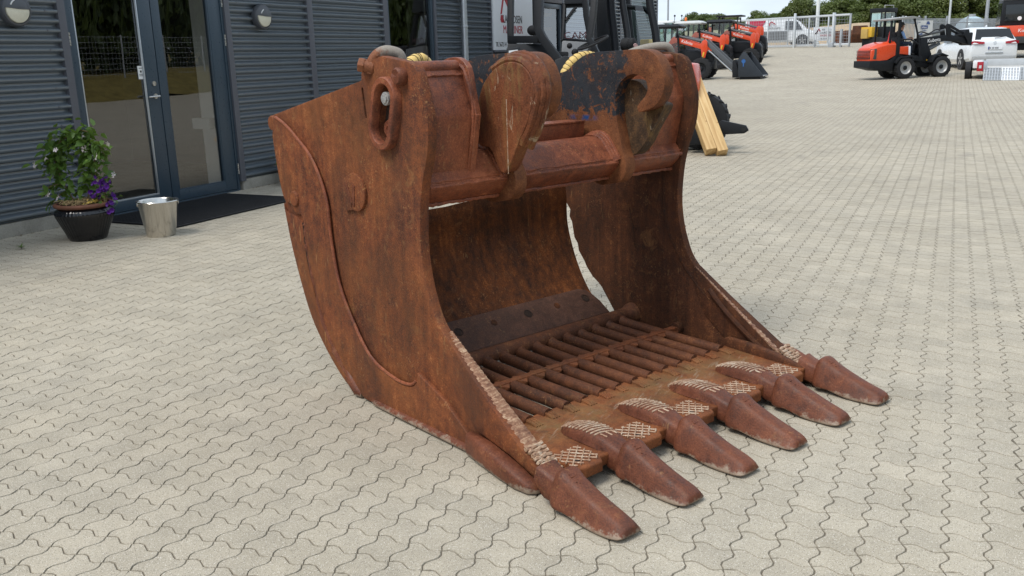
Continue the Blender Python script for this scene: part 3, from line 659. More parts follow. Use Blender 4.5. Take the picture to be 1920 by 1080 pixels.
for k in range(YN): F.append((k*n, (k+1)*n, o2+(k+1)*n, o2+k*n)); j = k*n+n-1; F.append((j, o2+j, o2+j+n, j+n))
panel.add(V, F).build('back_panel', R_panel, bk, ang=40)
# upper back plate closing towards the frame (seen as dark underside)
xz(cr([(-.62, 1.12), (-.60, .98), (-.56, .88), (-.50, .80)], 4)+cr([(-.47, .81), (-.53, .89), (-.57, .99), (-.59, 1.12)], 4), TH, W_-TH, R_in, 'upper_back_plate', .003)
# bolted wear strip with plugs
ax = Vector((.118, 0, -.095)).normalized(); nz_ = Vector((.62, 0, .78))
def st_pt(u, y, h): return Vector((-.012, 0, .232))+ax*u+nz_*h+Vector((0, y, 0))
LST = .182; V = []
pl_ = [(0, TH+.002), (0, 1.30), (.02, 1.345), (.05, 1.362), (.10, 1.380), (LST, 1.388), (LST, TH+.002)]
m = MB(); m.loft([[st_pt(u, y, .002) for u, y in pl_], [st_pt(u, y, .022) for u, y in pl_]]); stp = m.build('wear_strip', R_strip, bk, .004); stp['label'] = 'dark bolted wear strip along the foot of the back panel'
for i, y in enumerate((.262, .480, .690, .905, 1.100, 1.300)):
    c = st_pt(.066, y, .0225)
    q = MB()
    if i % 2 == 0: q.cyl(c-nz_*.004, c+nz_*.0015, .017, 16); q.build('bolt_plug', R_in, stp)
    else:
        q.lathe([(.020, -.004), (.023, .0018), (.018, .0022), (.0165, -.004)], (0, 0, 0), 2, 18); M = nz_.to_track_quat('Z', 'Y').to_matrix()
        q.v = [tuple(M @ Vector(v)+c) for v in q.v]; o = q.build('bolt_hole', R_dark, stp)
        MB().cyl(c-nz_*.003, c+nz_*.0006, .0165, 14).build('bolt_head', R_dark, o)
# grid: rear tube, bars, cross bar
MB().cyl((.198, TH, .118), (.198, W_-TH, .118), .036, 20).lathe([(.036, 1.44), (.052, 1.478), (.055, 1.498)], (.198, 0, .118), 1, 20).build('cross_tube', R_bar, bk, ang=50)
for i in range(14):
    y = .105+.0985*i; zz = .093+.002*math.sin(i*3)
    MB().tube([(.215, y, zz+.014), (.26, y, zz+.004), (.50, y, zz-.003), (.84, y, zz-.006)], [.025, .0255, .0255, .025], 14).lathe([(.024, 0)]*2 if False else [(.022, -.02), (.028, -.012), (.029, .0), (.024, .012)], (.238, y, zz+.008), 0, 14).build('grid_bar', R_bar, bk, ang=50)
cb = MB(); cb.b2((.49, TH, .098), (.525, W_-TH, .116))
for i in range(13):
    y = .154+.0985*i
    for s in (-1, 1):
        cb.add([(.5075+s*.0175, y-.026, .112), (.5075+s*.0175, y+.026, .112), (.5075+s*.05, y, .108), (.5075+s*.0175, y-.026, .07), (.5075+s*.0175, y+.026, .07)], [(0, 1, 2), (0, 2, 3), (1, 4, 2), (3, 2, 4), (0, 3, 4, 1)])
cb.b2((.487, TH, .06), (.528, W_-TH, .098)); cb.build('cross_bar', R_body, bk, .003)
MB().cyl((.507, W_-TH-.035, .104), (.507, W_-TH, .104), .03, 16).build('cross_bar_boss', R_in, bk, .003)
# lip plate
lipo = [(.80, TH), (1.15, TH), (1.235, .06)]
cen = [-.045+.308*i for i in range(6)]
for i in range(5):
    a, b = cen[i], cen[i+1]; lipo += [(1.235, a+.085), (1.262, (a+b)/2-.03), (1.262, (a+b)/2+.05), (1.235, b-.085)] if True else []
lipo += [(1.235, W_-.06), (1.15, W_-TH), (.80, W_-TH)]
lm = MB(); rings = []
for z, sh in ((.046, 0), (.080, 0), (.086, -.005)): rings.append([(s+sh*(1 if s > 1 else -1), l, z) for s, l in lipo])
lm.loft(rings); lip = lm.build('lip_plate', R_lip, bk, .004)
for i in range(14):
    y = .105+.0985*i; sb = MB()
    e = random.uniform(-.015, .02)
    sb.loft([[(s, y-w_, .078), (s, y+w_, .078), (s, y+w_*.8, zt), (s, y-w_*.8, zt)] for s, w_, zt in ((.785, .022, .097), (.86+e, .021, .096), (.885+e, .017, .088))])
    for d in (-.013, .0, .013): sb.tube([(.785, y+d, .095), (.86+e, y+d, .094), (.89+e, y+d*1.1, .086)], [.0065, .0065, .005], 6)
    sb.build('bar_weld', R_lip, lip)
# hard-facing patterns, adapters and teeth
def bead(mb, pts, r=.0042, q=.80): mb.tube([(a+random.uniform(-.001, .001), b+random.uniform(-.001, .001), c) for a, b, c in pts], [q*r*random.uniform(.85, 1.2) for _ in pts], 6)
def adapter(c, edge=False):
    rings = []
    S = [(.972, .016, .084, .092), (.984, .032, .082, .104), (1.015, .045, .08, .118), (1.06, .051, .08, .128), (1.11, .053, .08, .133), (1.16, .053, .08, .133), (1.20, .050, .076, .128), (1.235, .047, .022, .116), (1.27, .045, .018, .106), (1.31, .042, .03, .100)]
    if edge: S = S[6:]
    for s, hw, z0, z1 in S:
        r = []
        for j in range(16):
            a = 2*PI*j/16; cx, cz = math.cos(a), math.sin(a); ex = .45
            r.append((s+.006*(1-abs(cx)), c+hw*math.copysign(abs(cx)**ex, cx)*(1.18 if cz < 0 else 1-.14*cz), (z0+z1)/2+(z1-z0)/2*math.copysign(abs(cz)**ex, cz)))
        rings.append(r)
    o = MB().loft(rings).build('tooth_adapter', R_cast, bk, ang=50)
    if not edge:
        mb = MB()
        top = lambda s: np.interp(s, [.972, .984, 1.015, 1.06, 1.11, 1.16, 1.20], [.092, .104, .118, .128, .133, .133, .128])
        for k in range(11):
            s = .990+k*.0185; hw = np.interp(s, [.984, 1.015, 1.06, 1.2], [.026, .040, .046, .046])
            bead(mb, [(s+d_, c+f*hw, top(s+d_)-.0045*abs(f)**3+.0012) for f, d_ in ((-1, -.010), (-.5, -.007), (0, -.001), (.5, .006), (1, .012))], .0040)
        for k in (-.026, .0, .024): bead(mb, [(1.178, c+k, .132), (1.205, c+k+.004, .128)], .0036)
        w = mb.build('weld_pass', M_hard, o); w['kind'] = 'stuff'
        # lug with a square hole at the side of the adapter
        MB().prism([(1.225, c+.042), (1.258, c+.044), (1.258, c+.070), (1.225, c+.066)], .060, .098, 2).build('lock_lug', R_cast, o, .006)
    return o
def tooth(c, tilt=0.):
    prof = [(-.82, .0), (-1.06, .04), (-1.10, .18), (-.97, .40), (-.80, .66), (-.62, .90), (-.44, 1.0), (0, 1.03), (.44, 1.0), (.62, .90), (.80, .66), (.97, .40), (1.10, .18), (1.06, .04), (.82, .0), (0, -.02)]
    S = [(1.276, .052, .034, .112), (1.282, .065, .022, .132), (1.300, .071, .014, .142), (1.320, .071, .010, .140), (1.342, .064, .008, .124), (1.375, .064, .003, .110), (1.415, .062, .0, .094), (1.46, .060, .0, .078), (1.51, .057, .002, .064), (1.545, .055, .004, .054), (1.568, .050, .008, .045), (1.578, .038, .014, .036)]
    rings = []
    for k, (s, hw, z0, z1) in enumerate(S):
        r = []
        for x, z in prof:
            nx_ = x*(1.0 if z < .3 else 1-.06*min(1, k/5))*(1 if k > 4 else .96+.04*(z > .3))
            lift = .012*math.sin(PI*min(1, max(0, (s-1.30)/.13)))*(1 if z < .1 else 0)    # waisted underside
            wob = .0025*mnoise.noise(Vector((s*22, c*7+x*2, z*3)))
            r.append((s+tilt*x*0, c+nx_*hw+wob, max(z0+z*(z1-z0)+lift+wob, .0)))
        rings.append(r)
    o = MB().loft(rings).build('bucket_tooth', R_cast, bk, ang=70)
    md = o.modifiers.new('s', 'SUBSURF'); md.levels = md.render_levels = 1
    # cast mark on top of the tooth
    mk = MB(); z = lambda s: .1335-(s-1.318)*.43+.001
    for k in range(3):
        a = 1.318+k*.010; mk.b2((a, c-.022, z(a)-.006), (a+.004, c+.004, z(a)+.003))
    for q in ((1.352, .0), (1.36, .009), (1.368, 0), (1.36, -.009)): mk.box((q[0], c-.008+q[1], z(q[0])-.002), (.006, .006, .008), (0, .42, .8))
    mk.build('cast_mark', R_cast, o)
    return o
for i, c in enumerate(cen):
    adapter(c, i in (0, 5)); tooth(c)
    if i < 5:                                   # lattice of hard-facing on the lip between adapters
        mid = (cen[i]+cen[i+1])/2+.005; mb = MB(); z = .0885
        L0, L1, A0, A1 = mid-.066, mid+.062, 1.120, 1.236
        def clip_line(px, py, dx, dy):
            t0, t1 = -1e9, 1e9
            for o_, d_, lo, hi in ((px, dx, A0, A1), (py, dy, L0, L1)):
                if abs(d_) < 1e-9: continue
                a_, b_ = sorted(((lo-o_)/d_, (hi-o_)/d_)); t0, t1 = max(t0, a_), min(t1, b_)
            return (t0, t1) if t1-t0 > .02 else None
        for fam, (dx, dy, st_) in enumerate(((.80, .60, .024), (-.62, .78, .024))):
            for k in range(-4, 5):
                cx, cy = (A0+A1)/2-dy*k*st_, (L0+L1)/2+dx*k*st_; r_ = clip_line(cx, cy, dx, dy)
                if r_: bead(mb, [(cx+dx*(r_[0]+(r_[1]-r_[0])*f), cy+dy*(r_[0]+(r_[1]-r_[0])*f), z+.0008*fam) for f in (0, .25, .5, .75, 1)], .0036)
        w = mb.build('weld_pass', M_hard, lip); w['kind'] = 'stuff'
        mbx = MB(); mbx.b2((1.195, mid-.032, .0862), (1.212, mid-.008, .0885)); mbx.build('stud', R_dark, lip, .003)
# ---- coupler frame on top: beam, end boxes, ears, rail
beam = [(.30, 1.04), (.345, 1.066), (.395, 1.068), (.430, 1.053), (.494, .975), (.498, .955), (.488, .935), (.448, .893), (.42, .881), (.37, .883), (.31, .95)]
bm_ = xz(beam, TH, W_-TH, R_top, 'cross_beam', .008, seg=3)
for (a, b) in ((TH, .42), (.49, 1.06), (1.135, W_-TH)):
    k = 24; mb = MB(); yy = np.linspace(a, b, k)
    mb.tube([(.497+random.uniform(-.002, .002), y, .957+random.uniform(-.002, .002)) for y in yy], [random.uniform(.007, .0105) for _ in yy], 7)
    mb.tube([(.493+random.uniform(-.002, .002), y, .974+random.uniform(-.002, .002)) for y in yy], [random.uniform(.003, .006) for _ in yy], 6)
    mb.tube([(.440+random.uniform(-.002, .002), y, .883+random.uniform(-.002, .002)) for y in yy], [random.uniform(.006, .009) for _ in yy], 7)
    mb.build('weld_seam', R_top, bm_)
ear = cr([(.05, 1.30), (.10, 1.335), (.175, 1.352), (.255, 1.402), (.338, 1.427), (.497, 1.433), (.615, 1.436), (.675, 1.424), (.719, 1.389), (.745, 1.335), (.750, 1.289), (.733, 1.238), (.688, 1.198), (.617, 1.176)], 5) \
    + cr([(.608, 1.180), (.604, 1.20), (.622, 1.222), (.649, 1.247), (.659, 1.281), (.640, 1.317), (.593, 1.333), (.543, 1.325), (.500, 1.291), (.479, 1.245), (.481, 1.18), (.490, 1.12), (.520, 1.01), (.540, .965), (.538, .915), (.505, .872), (.45, .858), (.40, .848), (.35, .855), (.30, .865), (.27, .93)], 5) + [(.26, 1.06), (.22, 1.115), (.06, 1.125)]
E1, E2, ET = .424, 1.066, .060
for y in (E1, E2): xz(ear, y, y+ET, R_ear, 'coupler_ear', .004)
cheek = [(.372, 1.12), (.375, 1.174), (.394, 1.236), (.432, 1.315), (.497, 1.371), (.568, 1.398), (.631, 1.399), (.683, 1.378), (.718, 1.336), (.728, 1.286), (.712, 1.237), (.686, 1.18), (.640, 1.112), (.600, 1.044), (.565, .998), (.535, .985), (.505, 1.015), (.465, 1.075), (.405, 1.082)]
ck = smooth_poly(cheek, 4, True)
def scaled(P, k, c=(.46, 1.0)): return [(c[0]+(x-c[0])*k, c[1]+(z-c[1])*k) for x, z in P]
def cheeks(y_face, sgn):
    a = y_face
    o = xz(ck, min(a, a+sgn*.062), max(a, a+sgn*.062), R_cheek, 'cheek_plate', .006, seg=3)
    up = [p for p in ck if p[0]+.5*(p[1]-1) > .52]
    up.sort(key=lambda p: math.atan2(p[1]-1.2, p[0]-.54))
    for k, (off, d) in enumerate(((.012, .044), (.022, .028), (.030, .012))):
        L_ = [(.54+(x-.54)*(1+off/.17), 1.24+(z-1.24)*(1+off/.16)) for x, z in smooth_poly(cheek[4:13], 5)]
        mb = MB().tube([(x-.012, a+sgn*d, z-.004) for x, z in L_], [random.uniform(.013, .017) for _ in L_], 8); mb.build('weld_layer', R_cheek, o)
    return o
cheeks(E1, -1)
R_slot = rust('rust_slot', [(.0, (.020, .016, .012)), (.45, (.060, .036, .021)), (.75, (.125, .066, .030)), (1, (.20, .12, .05))], .2, .3, .7, extra=cheek_moss)
xz(smooth_poly([(.372, 1.12), (.39, 1.22), (.46, 1.30), (.55, 1.305), (.60, 1.27), (.65, 1.225), (.70, 1.205), (.680, 1.165), (.635, 1.10), (.595, 1.035), (.535, .985), (.505, 1.015), (.465, 1.075), (.405, 1.08)], 4, True), E2+ET-.001, E2+ET+.062, R_slot, 'cheek_plate', .006, seg=3)
MB().tube([(.5735, E1-.0625, .985+i*.02) for i in range(15)], .0015, 5).build('scratch', M_hard, bk)
def wraps(y, sgn):     # stepped weld where the ear meets the beam
    for k, r in enumerate((.012, .010, .009)):
        q = cr([(.30, 1.052), (.345, 1.076), (.395, 1.078), (.435, 1.060), (.488, .995), (.502, .968)], 5)
        MB().tube([(x-.003*k, y+sgn*(.004+.013*k), z-.004*k) for x, z in q], [r*random.uniform(.9, 1.1) for _ in q], 7).build('weld_layer', R_top, bm_)
wraps(E1, -1); wraps(E2, -1); wraps(E1+ET, 1); wraps(E2+ET, 1)
# rail between the ears
rl = MB().loft([[(.292, E1+ET, 1.058), (.312, E1+ET, 1.058), (.312, E1+ET, 1.124), (.292, E1+ET, 1.124)], [(.292, 1.035, 1.058), (.312, 1.035, 1.058), (.312, 1.045, 1.126), (.292, 1.045, 1.126)]]).build('rear_rail', R_top, bk, .003)
MB().b2((.20, E1+ET, 1.126), (.318, 1.040, 1.134)).build('rail_cap', R_top, rl, .003)
# end boxes between the ears and the side plates
def endbox(y0, y1, ye0, ye1):
    pr = [(.34, 1.402), (.42, 1.402), (.448, 1.370), (.507, 1.222), (.508, 1.20), (.462, .975), (.440, .975), (.485, 1.205), (.484, 1.218), (.428, 1.360), (.41, 1.382), (.34, 1.382)]
    a, b = min(y0, y1), max(y0, y1)
    o = xz(pr, a, b, R_top, 'end_box', .004)
    MB().cyl((.418, a, 1.388), (.418, b, 1.388), .026, 14).build('roll_edge', R_top, o, ang=60)
    mb = MB(); yy = np.linspace(a, b, 16); mb.tube([(.452+random.uniform(-.002, .002), y, 1.360+random.uniform(-.002, .002)) for y in yy], [random.uniform(.005, .008) for _ in yy], 6)
    mb.tube([(.467, y, .981) for y in yy], [random.uniform(.006, .009) for _ in yy], 6); mb.build('weld_seam', R_top, o)
    ep = [(.20, 1.36), (.33, 1.412), (.395, 1.424), (.440, 1.418), (.485, 1.386), (.505, 1.30), (.526, 1.215), (.522, 1.19), (.47, .96), (.44, .94), (.36, 1.05), (.20, 1.15)]
    xz(smooth_poly(ep, 2, True), min(ye0, ye1), max(ye0, ye1), R_top, 'end_plate', .007, parent=o, seg=3)
    mb = MB(); q = cr([(.43, 1.40), (.478, 1.365), (.515, 1.215), (.465, .975)], 7); yw = ye0 if ye0 < ye1 and y0 < y1 else ye0
    mb.tube([(x-.004, yw, z) for x, z in q], [random.uniform(.006, .010) for _ in q], 6); mb.build('weld_seam', R_top, o)
endbox(TH, .250, .250, .276); endbox(W_-TH, 1.315, 1.315, 1.289)
# braces between far ear and far end box
for (a, b) in (((.47, 1.20, .98), (.545, 1.205, 1.15)), ((.47, 1.27, .98), (.545, 1.215, 1.16)), ((.47, 1.285, .98), (.515, 1.27, 1.13))):
    MB().tube([(a[0], a[1], a[2]), ((a[0]+b[0])/2+.01, (a[1]+b[1])/2, (a[2]+b[2])/2), b], [.012, .010, .011], 8).build('brace_weld', R_cheek, bk)
xz([(.33, 1.0), (.47, .98), (.55, 1.15), (.50, 1.22), (.36, 1.2)], 1.262, 1.280, R_cheek, 'brace_plate', .004)
# ---- two lifting shackles lying on the plate tops
def shk_extra(t, p, col, n1, n2, n3):
    x = t.xyz(t.objc()); m = t.rng(t.m_('ADD', x[1], t.m_('MULTIPLY', t.m_('SUBTRACT', n2, .5), .12)), .0, .02)
    return t.mix(t.m_('MULTIPLY', m, .85), col, t.mix(n3, (.20, .19, .16), (.34, .33, .29)))
M_shk = rust('shackle_rust', [(.0, (.10, .038, .02)), (.45, (.20, .072, .032)), (.75, (.27, .105, .05)), (1, (.34, .22, .15))], 0, .4, .6, extra=shk_extra)
def shackle(y, label, flip=1):
    r = thing('lifting_shackle', label, 'shackle', OB+Matrix.Rotation(AB, 3, 'Z') @ Vector((.0, y, 0)), AB, 'bow shackles on the bucket ears')
    P = cr([(.204, -.016, 1.372), (.210, -.012, 1.410), (.222, .004, 1.438), (.238, .028, 1.452), (.255, .052, 1.450), (.268, .076, 1.438), (.270, .084, 1.405), (.25, .085, 1.37)], 6)
    P = [(a, b*flip, c) for a, b, c in P]
    MB().tube(P, [.022-.004*abs(i/len(P)-.5) for i in range(len(P))], 14).build('bow', M_shk, r)
    c0, c1 = Vector((.205, -.022*flip, 1.398)), Vector((.180, -.046*flip, 1.406)); d = (c1-c0).normalized()
    MB().cyl(c0+d*.014, c0+d*.040, .029, 6).build('bolt_head', M_shk, r, .004, smooth=False)
    MB().cyl(c0-d*.02, c0+d*.016, .024, 14).build('bolt', M_shk, r)
    MB().sphere((.210, -.018*flip, 1.395), .027, 8, (1, .7, 1)).build('eye', M_shk, r)
    return r
shackle(.02, 'bow shackle with hex bolt on top of the near side plate of the bucket')
sh2 = thing('lifting_shackle', 'pale worn bow shackle on top of the far side plate of the bucket', 'shackle', OB, AB, 'bow shackles on the bucket ears')
MB().tube(cr([(.240, 1.375, 1.395), (.251, 1.40, 1.416), (.281, 1.43, 1.432), (.32, 1.46, 1.443), (.362, 1.50, 1.449), (.382, 1.53, 1.443), (.380, 1.55, 1.415), (.35, 1.56, 1.38)], 6), .019, 14).build('bow', M_shk, sh2)
MB().cyl((.35, W_+.02, 1.385), (.35, W_+.06, 1.385), .026, 6).build('bolt_head', M_shk, sh2, .004)
# ---------------------------------------------------------------- things by the door
def PX(u, v, d):
    """point at depth d (metres along the camera axis) on the line of sight through photo pixel (u, v)"""
    k = ((u-960)/1691, (v-540)/1691, 1.); return Vector([sum(RW[i][j]*k[j] for j in range(3))*d for i in range(3)])+Vector((0, 0, EYE))
t = NT('glazed_black'); p = t.pos()
t.bsdf((.006, .006, .008), t.rng(t.noise(p, 40, 3), .3, .7, .08, .2), 0, .6, t.bump(t.noise(p, 25, 3), .08, .004)); M_glaze = t.m
M_terra = plain('terracotta', (.15, .062, .036), .65, 0, .4, .25, 14); M_soil = plain('soil', (.05, .034, .022), .95, 0, .1, .5, 30, .8, 90)
M_straw = plain('dry_straw', (.42, .30, .15), .8, 0, .2, .3, 20)
def leaf_mat(name, a, b, tr=.35):
    t = NT(name); oi = t.n('ObjectInfo').outputs['Random']; n = t.noise(t.pos(), 7, 3)
    col = t.mix(t.m_('ADD', t.m_('MULTIPLY', n, .6), t.m_('MULTIPLY', oi, .4)), a, b)
    d = t.n('BsdfPrincipled'); t.put(d.inputs[0], col); d.inputs['Roughness'].default_value = .42; d.inputs['Specular IOR Level'].default_value = .4
    k = t.n('BsdfTranslucent'); t.put(k.inputs[0], t.mix(.5, col, (.16, .22, .02))); ms = t.n('MixShader'); ms.inputs[0].default_value = tr
    t.t.links.new(d.outputs[0], ms.inputs[1]); t.t.links.new(k.outputs[0], ms.inputs[2]); t.t.links.new(ms.outputs[0], t.out.inputs[0]); return t.m
M_leaf = leaf_mat('vine_leaf', (.050, .120, .022), (.16, .26, .05)); M_stem = plain('plant_stem', (.16, .11, .05), .7)
M_petal = plain('white_petal', (.80, .70, .70), .5, 0, .3, .06); M_purple = plain('purple_petal', (.085, .016, .19), .55, 0, .3, .35, 40); M_ylw = plain('yellow_centre', (.6, .42, .08), .6)
PC = Vector((-6.62, 5.30, 0))
fp = thing('flower_pot', 'glossy black ribbed flower pot with brown rim beside the glass door', 'flower pot', PC)
NF = 44
fl = lambda a, h: 1+(.020*(abs(math.sin(a*NF/2))-.5) if .02 < h < .262 else 0)
MB().lathe([(.02, .0), (.148, .0), (.155, .012), (.175, .07), (.205, .14), (.232, .205), (.238, .235), (.228, .258), (.208, .272), (.205, .285)], (0, 0, 0), 2, NF*6, flute=fl).build('pot_body', M_glaze, fp, ang=80)
MB().lathe([(.205, .280), (.228, .286), (.238, .298), (.236, .312), (.222, .320), (.206, .316), (.204, .270)], (0, 0, 0), 2, 48).build('pot_rim', M_terra, fp, ang=70)
so = MB().lathe([(.01, .300), (.10, .302), (.204, .288)], (0, 0, 0), 2, 24).build('soil', M_soil, fp)
st = MB()
for i in range(95):
    a, r = random.uniform(0, 6.3), random.uniform(.0, .17); b = random.uniform(0, 6.3); L_ = random.uniform(.05, .15); c = Vector((r*math.cos(a), r*math.sin(a), .308+random.random()*.03))
    d = Vector((math.cos(b), math.sin(b), random.uniform(-.05, .35)))*L_; st.tube([c-d*.5, c+Vector((0, 0, .015)), c+d*.5], .0022, 4)
o = st.build('straw', M_straw, fp, smooth=False); o['kind'] = 'stuff'
def leaf_mesh(name, L_, w, m, curl=.12):
    V = [(0, 0, 0), (-w*.5, L_*.3, curl*L_*.4), (0, L_*.33, 0), (w*.5, L_*.3, curl*L_*.4), (-w*.42, L_*.65, curl*L_*.3), (0, L_*.68, -curl*L_*.2), (w*.42, L_*.65, curl*L_*.3), (0, L_, -curl*L_)]
    me = bpy.data.meshes.new(name); me.from_pydata(V, [], [(0, 2, 1), (0, 3, 2), (1, 2, 5, 4), (2, 3, 6, 5), (4, 5, 7), (5, 6, 7)]); me.materials.append(m); shade(me, 60); return me
def inst(me, parent, loc, rot, sc=1.):
    o = bpy.data.objects.new(me.name.split('.')[0], me); COL.objects.link(o); o.parent = parent; o.location = loc; o.rotation_euler = rot; o.scale = (sc,)*3; return o
lm_ = leaf_mesh('leaf', .088, .046, M_leaf)
mv = thing('flowering_vine', 'green climbing vine with white star flowers trained on a hoop in the black pot', 'potted plant', PC+Vector((0, 0, .30)))
# frame of reference: screen-right is about (.90,.43) in plan
ex, ey = Vector((.90, .43, 0)), Vector((-.42, .87, 0))
hoop = [(-.06, 0, 0), (-.14, .01, .16), (-.20, .03, .33), (-.19, .04, .46), (-.10, .03, .55), (.02, .0, .57), (.12, -.02, .52), (.17, -.02, .42), (.12, .0, .30), (.08, .02, .18), (.03, .01, .02)]
hp = [ex*a+ey*b+Vector((0, 0, c)) for a, b, c in smooth_poly(hoop, 6)]
MB().tube(hp, .006, 6).build('stem', M_stem, mv)
side_st = [[(-.15, 0, .18), (-.25, -.02, .16), (-.30, -.02, .11)], [(-.20, 0, .34), (-.30, .0, .37), (-.36, 0, .35)], [(.13, 0, .5), (.20, 0, .49), (.24, 0, .40)], [(-.13, 0, .12), (-.22, .0, .06), (-.27, 0, .02)], [(.0, 0, .57), (.06, -.02, .62), (.14, -.04, .61)]]
for q in side_st: MB().tube([ex*a+ey*b+Vector((0, 0, c)) for a, b, c in smooth_poly(q, 4)], .004, 5).build('stem', M_stem, mv)
def rnd_rot(): return (random.gauss(-.5, .6), random.gauss(0, .5), random.uniform(0, 6.3))
spots = []
for p_ in hp:
    z = p_.z; n = 2 if z < .12 else (11 if z > .36 else 8)
    if z > .04:
        for _ in range(n): spots.append(p_+Vector((random.gauss(0, .050), random.gauss(0, .045), random.gauss(0, .042))))
for q in side_st:
    for a, b, c in smooth_poly(q, 3):
        for _ in range(2): spots.append(ex*a+ey*b+Vector((random.gauss(0, .025), random.gauss(0, .025), c+random.gauss(0, .02))))
random.shuffle(spots)
for s_ in spots[:298]: inst(lm_, mv, s_, rnd_rot(), random.uniform(.6, 1.4))
xl = MB(); lv = [v.co.copy() for v in lm_.vertices]; lf = [tuple(q.vertices) for q in lm_.polygons]
for s_ in spots[298:620]:
    Mx = Euler(rnd_rot()).to_matrix(); k_ = random.uniform(.5, 1.1); xl.add([Mx @ (v*k_)+s_ for v in lv], lf)
o = xl.build('leaf', M_leaf, mv, ang=60); o['kind'] = 'stuff'
def star_flower(mb, c, d, s=1.):
    d = Vector(d).normalized(); q = d.to_track_quat('Z', 'Y').to_matrix(); V = [Vector((0, 0, -.035))]; F = []
    for k in range(5):
        a = k*2*PI/5; e = .35
        V += [Vector((.008*math.cos(a-.5), .008*math.sin(a-.5), 0)), Vector((.032*math.cos(a-.40), .032*math.sin(a-.40), .004)), Vector((.040*math.cos(a+e), .040*math.sin(a+e), .000)), Vector((.008*math.cos(a+.6), .008*math.sin(a+.6), 0))]
        b = 1+4*k; F += [(b, b+1, b+2, b+3), (0, b, b+3)]
    mb.add([q @ (v*s)+Vector(c) for v in V], F); return mb
for a, b, c, s_ in ((.10, -.06, .575, 1.2), (.135, -.05, .50, 1.2), (.105, -.06, .47, 1.1), (.19, -.06, .41, 1.3), (-.24, -.05, .40, 1.1), (-.345, -.04, .345, 1.2), (-.13, -.08, .47, .8), (-.18, -.06, .075, 1.2), (-.27, -.05, .10, .9), (.27, .02, .50, .8), (.28, .02, .18+.06, 1.1)):
    star_flower(MB(), ex*a+ey*b+Vector((0, 0, c)), (random.uniform(-.6, .9), -1, random.uniform(-.2, .9)), s_*.78).build('flower', M_petal, mv, ang=60)
pt = thing('petunia_plant', 'low purple petunia cluster spilling over the right side of the black pot', 'potted plant', PC+ex*.15+Vector((0, 0, .30)))
l2 = leaf_mesh('small_leaf', .04, .02, M_leaf)
for i in range(70): inst(l2, pt, ex*random.gauss(.03, .05)+ey*random.gauss(0, .06)+Vector((0, 0, random.uniform(-.02, .12))), rnd_rot(), random.uniform(.7, 1.3))
b_ = MB()
pm = MB()
for k in range(6):
    a = k*PI/3; pm.add([(0, 0, -.012), (.022*math.cos(a), .022*math.sin(a), .004), (.021*math.cos(a+.52), .021*math.sin(a+.52), .010), (.022*math.cos(a+1.05), .022*math.sin(a+1.05), .004)], [(0, 1, 2, 3)])
pf = pm.build('purple_flower', M_purple, pt); pf.location = ex*.08+Vector((0, -.1, .12)); pf.rotation_euler = (1.2, 0, .4)
cl = [(.02, .20), (.05, .17), (.10, .12), (.12, .08), (.13, .02), (.10, -.02), (.09, .16), (.12, .17), (-.03, .11), (-.01, .09)]
for i in range(48):
    a, c = random.choice(cl); inst(pf.data, pt, ex*(a+random.gauss(0, .018))+ey*random.gauss(-.07, .03)+Vector((0, 0, c+random.gauss(0, .02))), (random.gauss(1.15, .35), random.gauss(0, .3), random.gauss(.3, .5)), random.uniform(.6, 1.0))
tw = MB()
for i in range(9):
    a = random.uniform(-.06, .10); tw.tube([ex*a*.5, ex*a+Vector((0, 0, random.uniform(.15, .3)))], .0018, 4)
o = tw.build('dry_stalk', M_straw, pt); o['kind'] = 'stuff'
yl = MB()
for i in range(26): star_flower(yl, ex*random.gauss(-.02, .03)+ey*random.gauss(-.08, .03)+Vector((0, 0, random.uniform(.015, .05))), (0, -.6, .8), .28)
o = yl.build('tiny_flower', M_ylw, pt); o['kind'] = 'stuff'
# stainless pail
BP = Vector((-6.10, 5.62, 0))
t = NT('stainless'); p = t.pos(); t.bsdf((.62, .60, .56), t.rng(t.noise(t.map(p, (4, 4, 60)), 4, 4), .3, .7, .13, .24), 1., .5, t.bump(t.noise(p, 9, 4), .06, .01)); M_inox = t.m
pl_ = thing('steel_pail', 'shiny stainless steel pail standing on the paving before the door mat', 'bucket', BP)
MB().lathe([(.005, .004), (.112, .004), (.117, .0), (.120, .006), (.166, .292), (.173, .297), (.176, .303), (.172, .308), (.165, .305), (.162, .295), (.118, .012), (.005, .010)], (0, 0, 0), 2, 56).build('pail_body', M_inox, pl_, ang=60)
hb = MB(); hb.tube([(.170*math.cos(a), -.172*math.sin(a)*math.cos(.12), .300+.03*math.sin(a)) for a in np.linspace(PI, 2*PI, 26)], .004, 8); hb.build('pail_handle', M_inox, pl_, xf=None)
for s in (-1, 1): MB().lathe([(.002, -.004), (.022, -.003), (.022, .003), (.002, .004)], (s*.166, 0, .283), 0, 16).build('handle_ear', M_inox, pl_)
pl_.rotation_euler = (0, 0, .9)
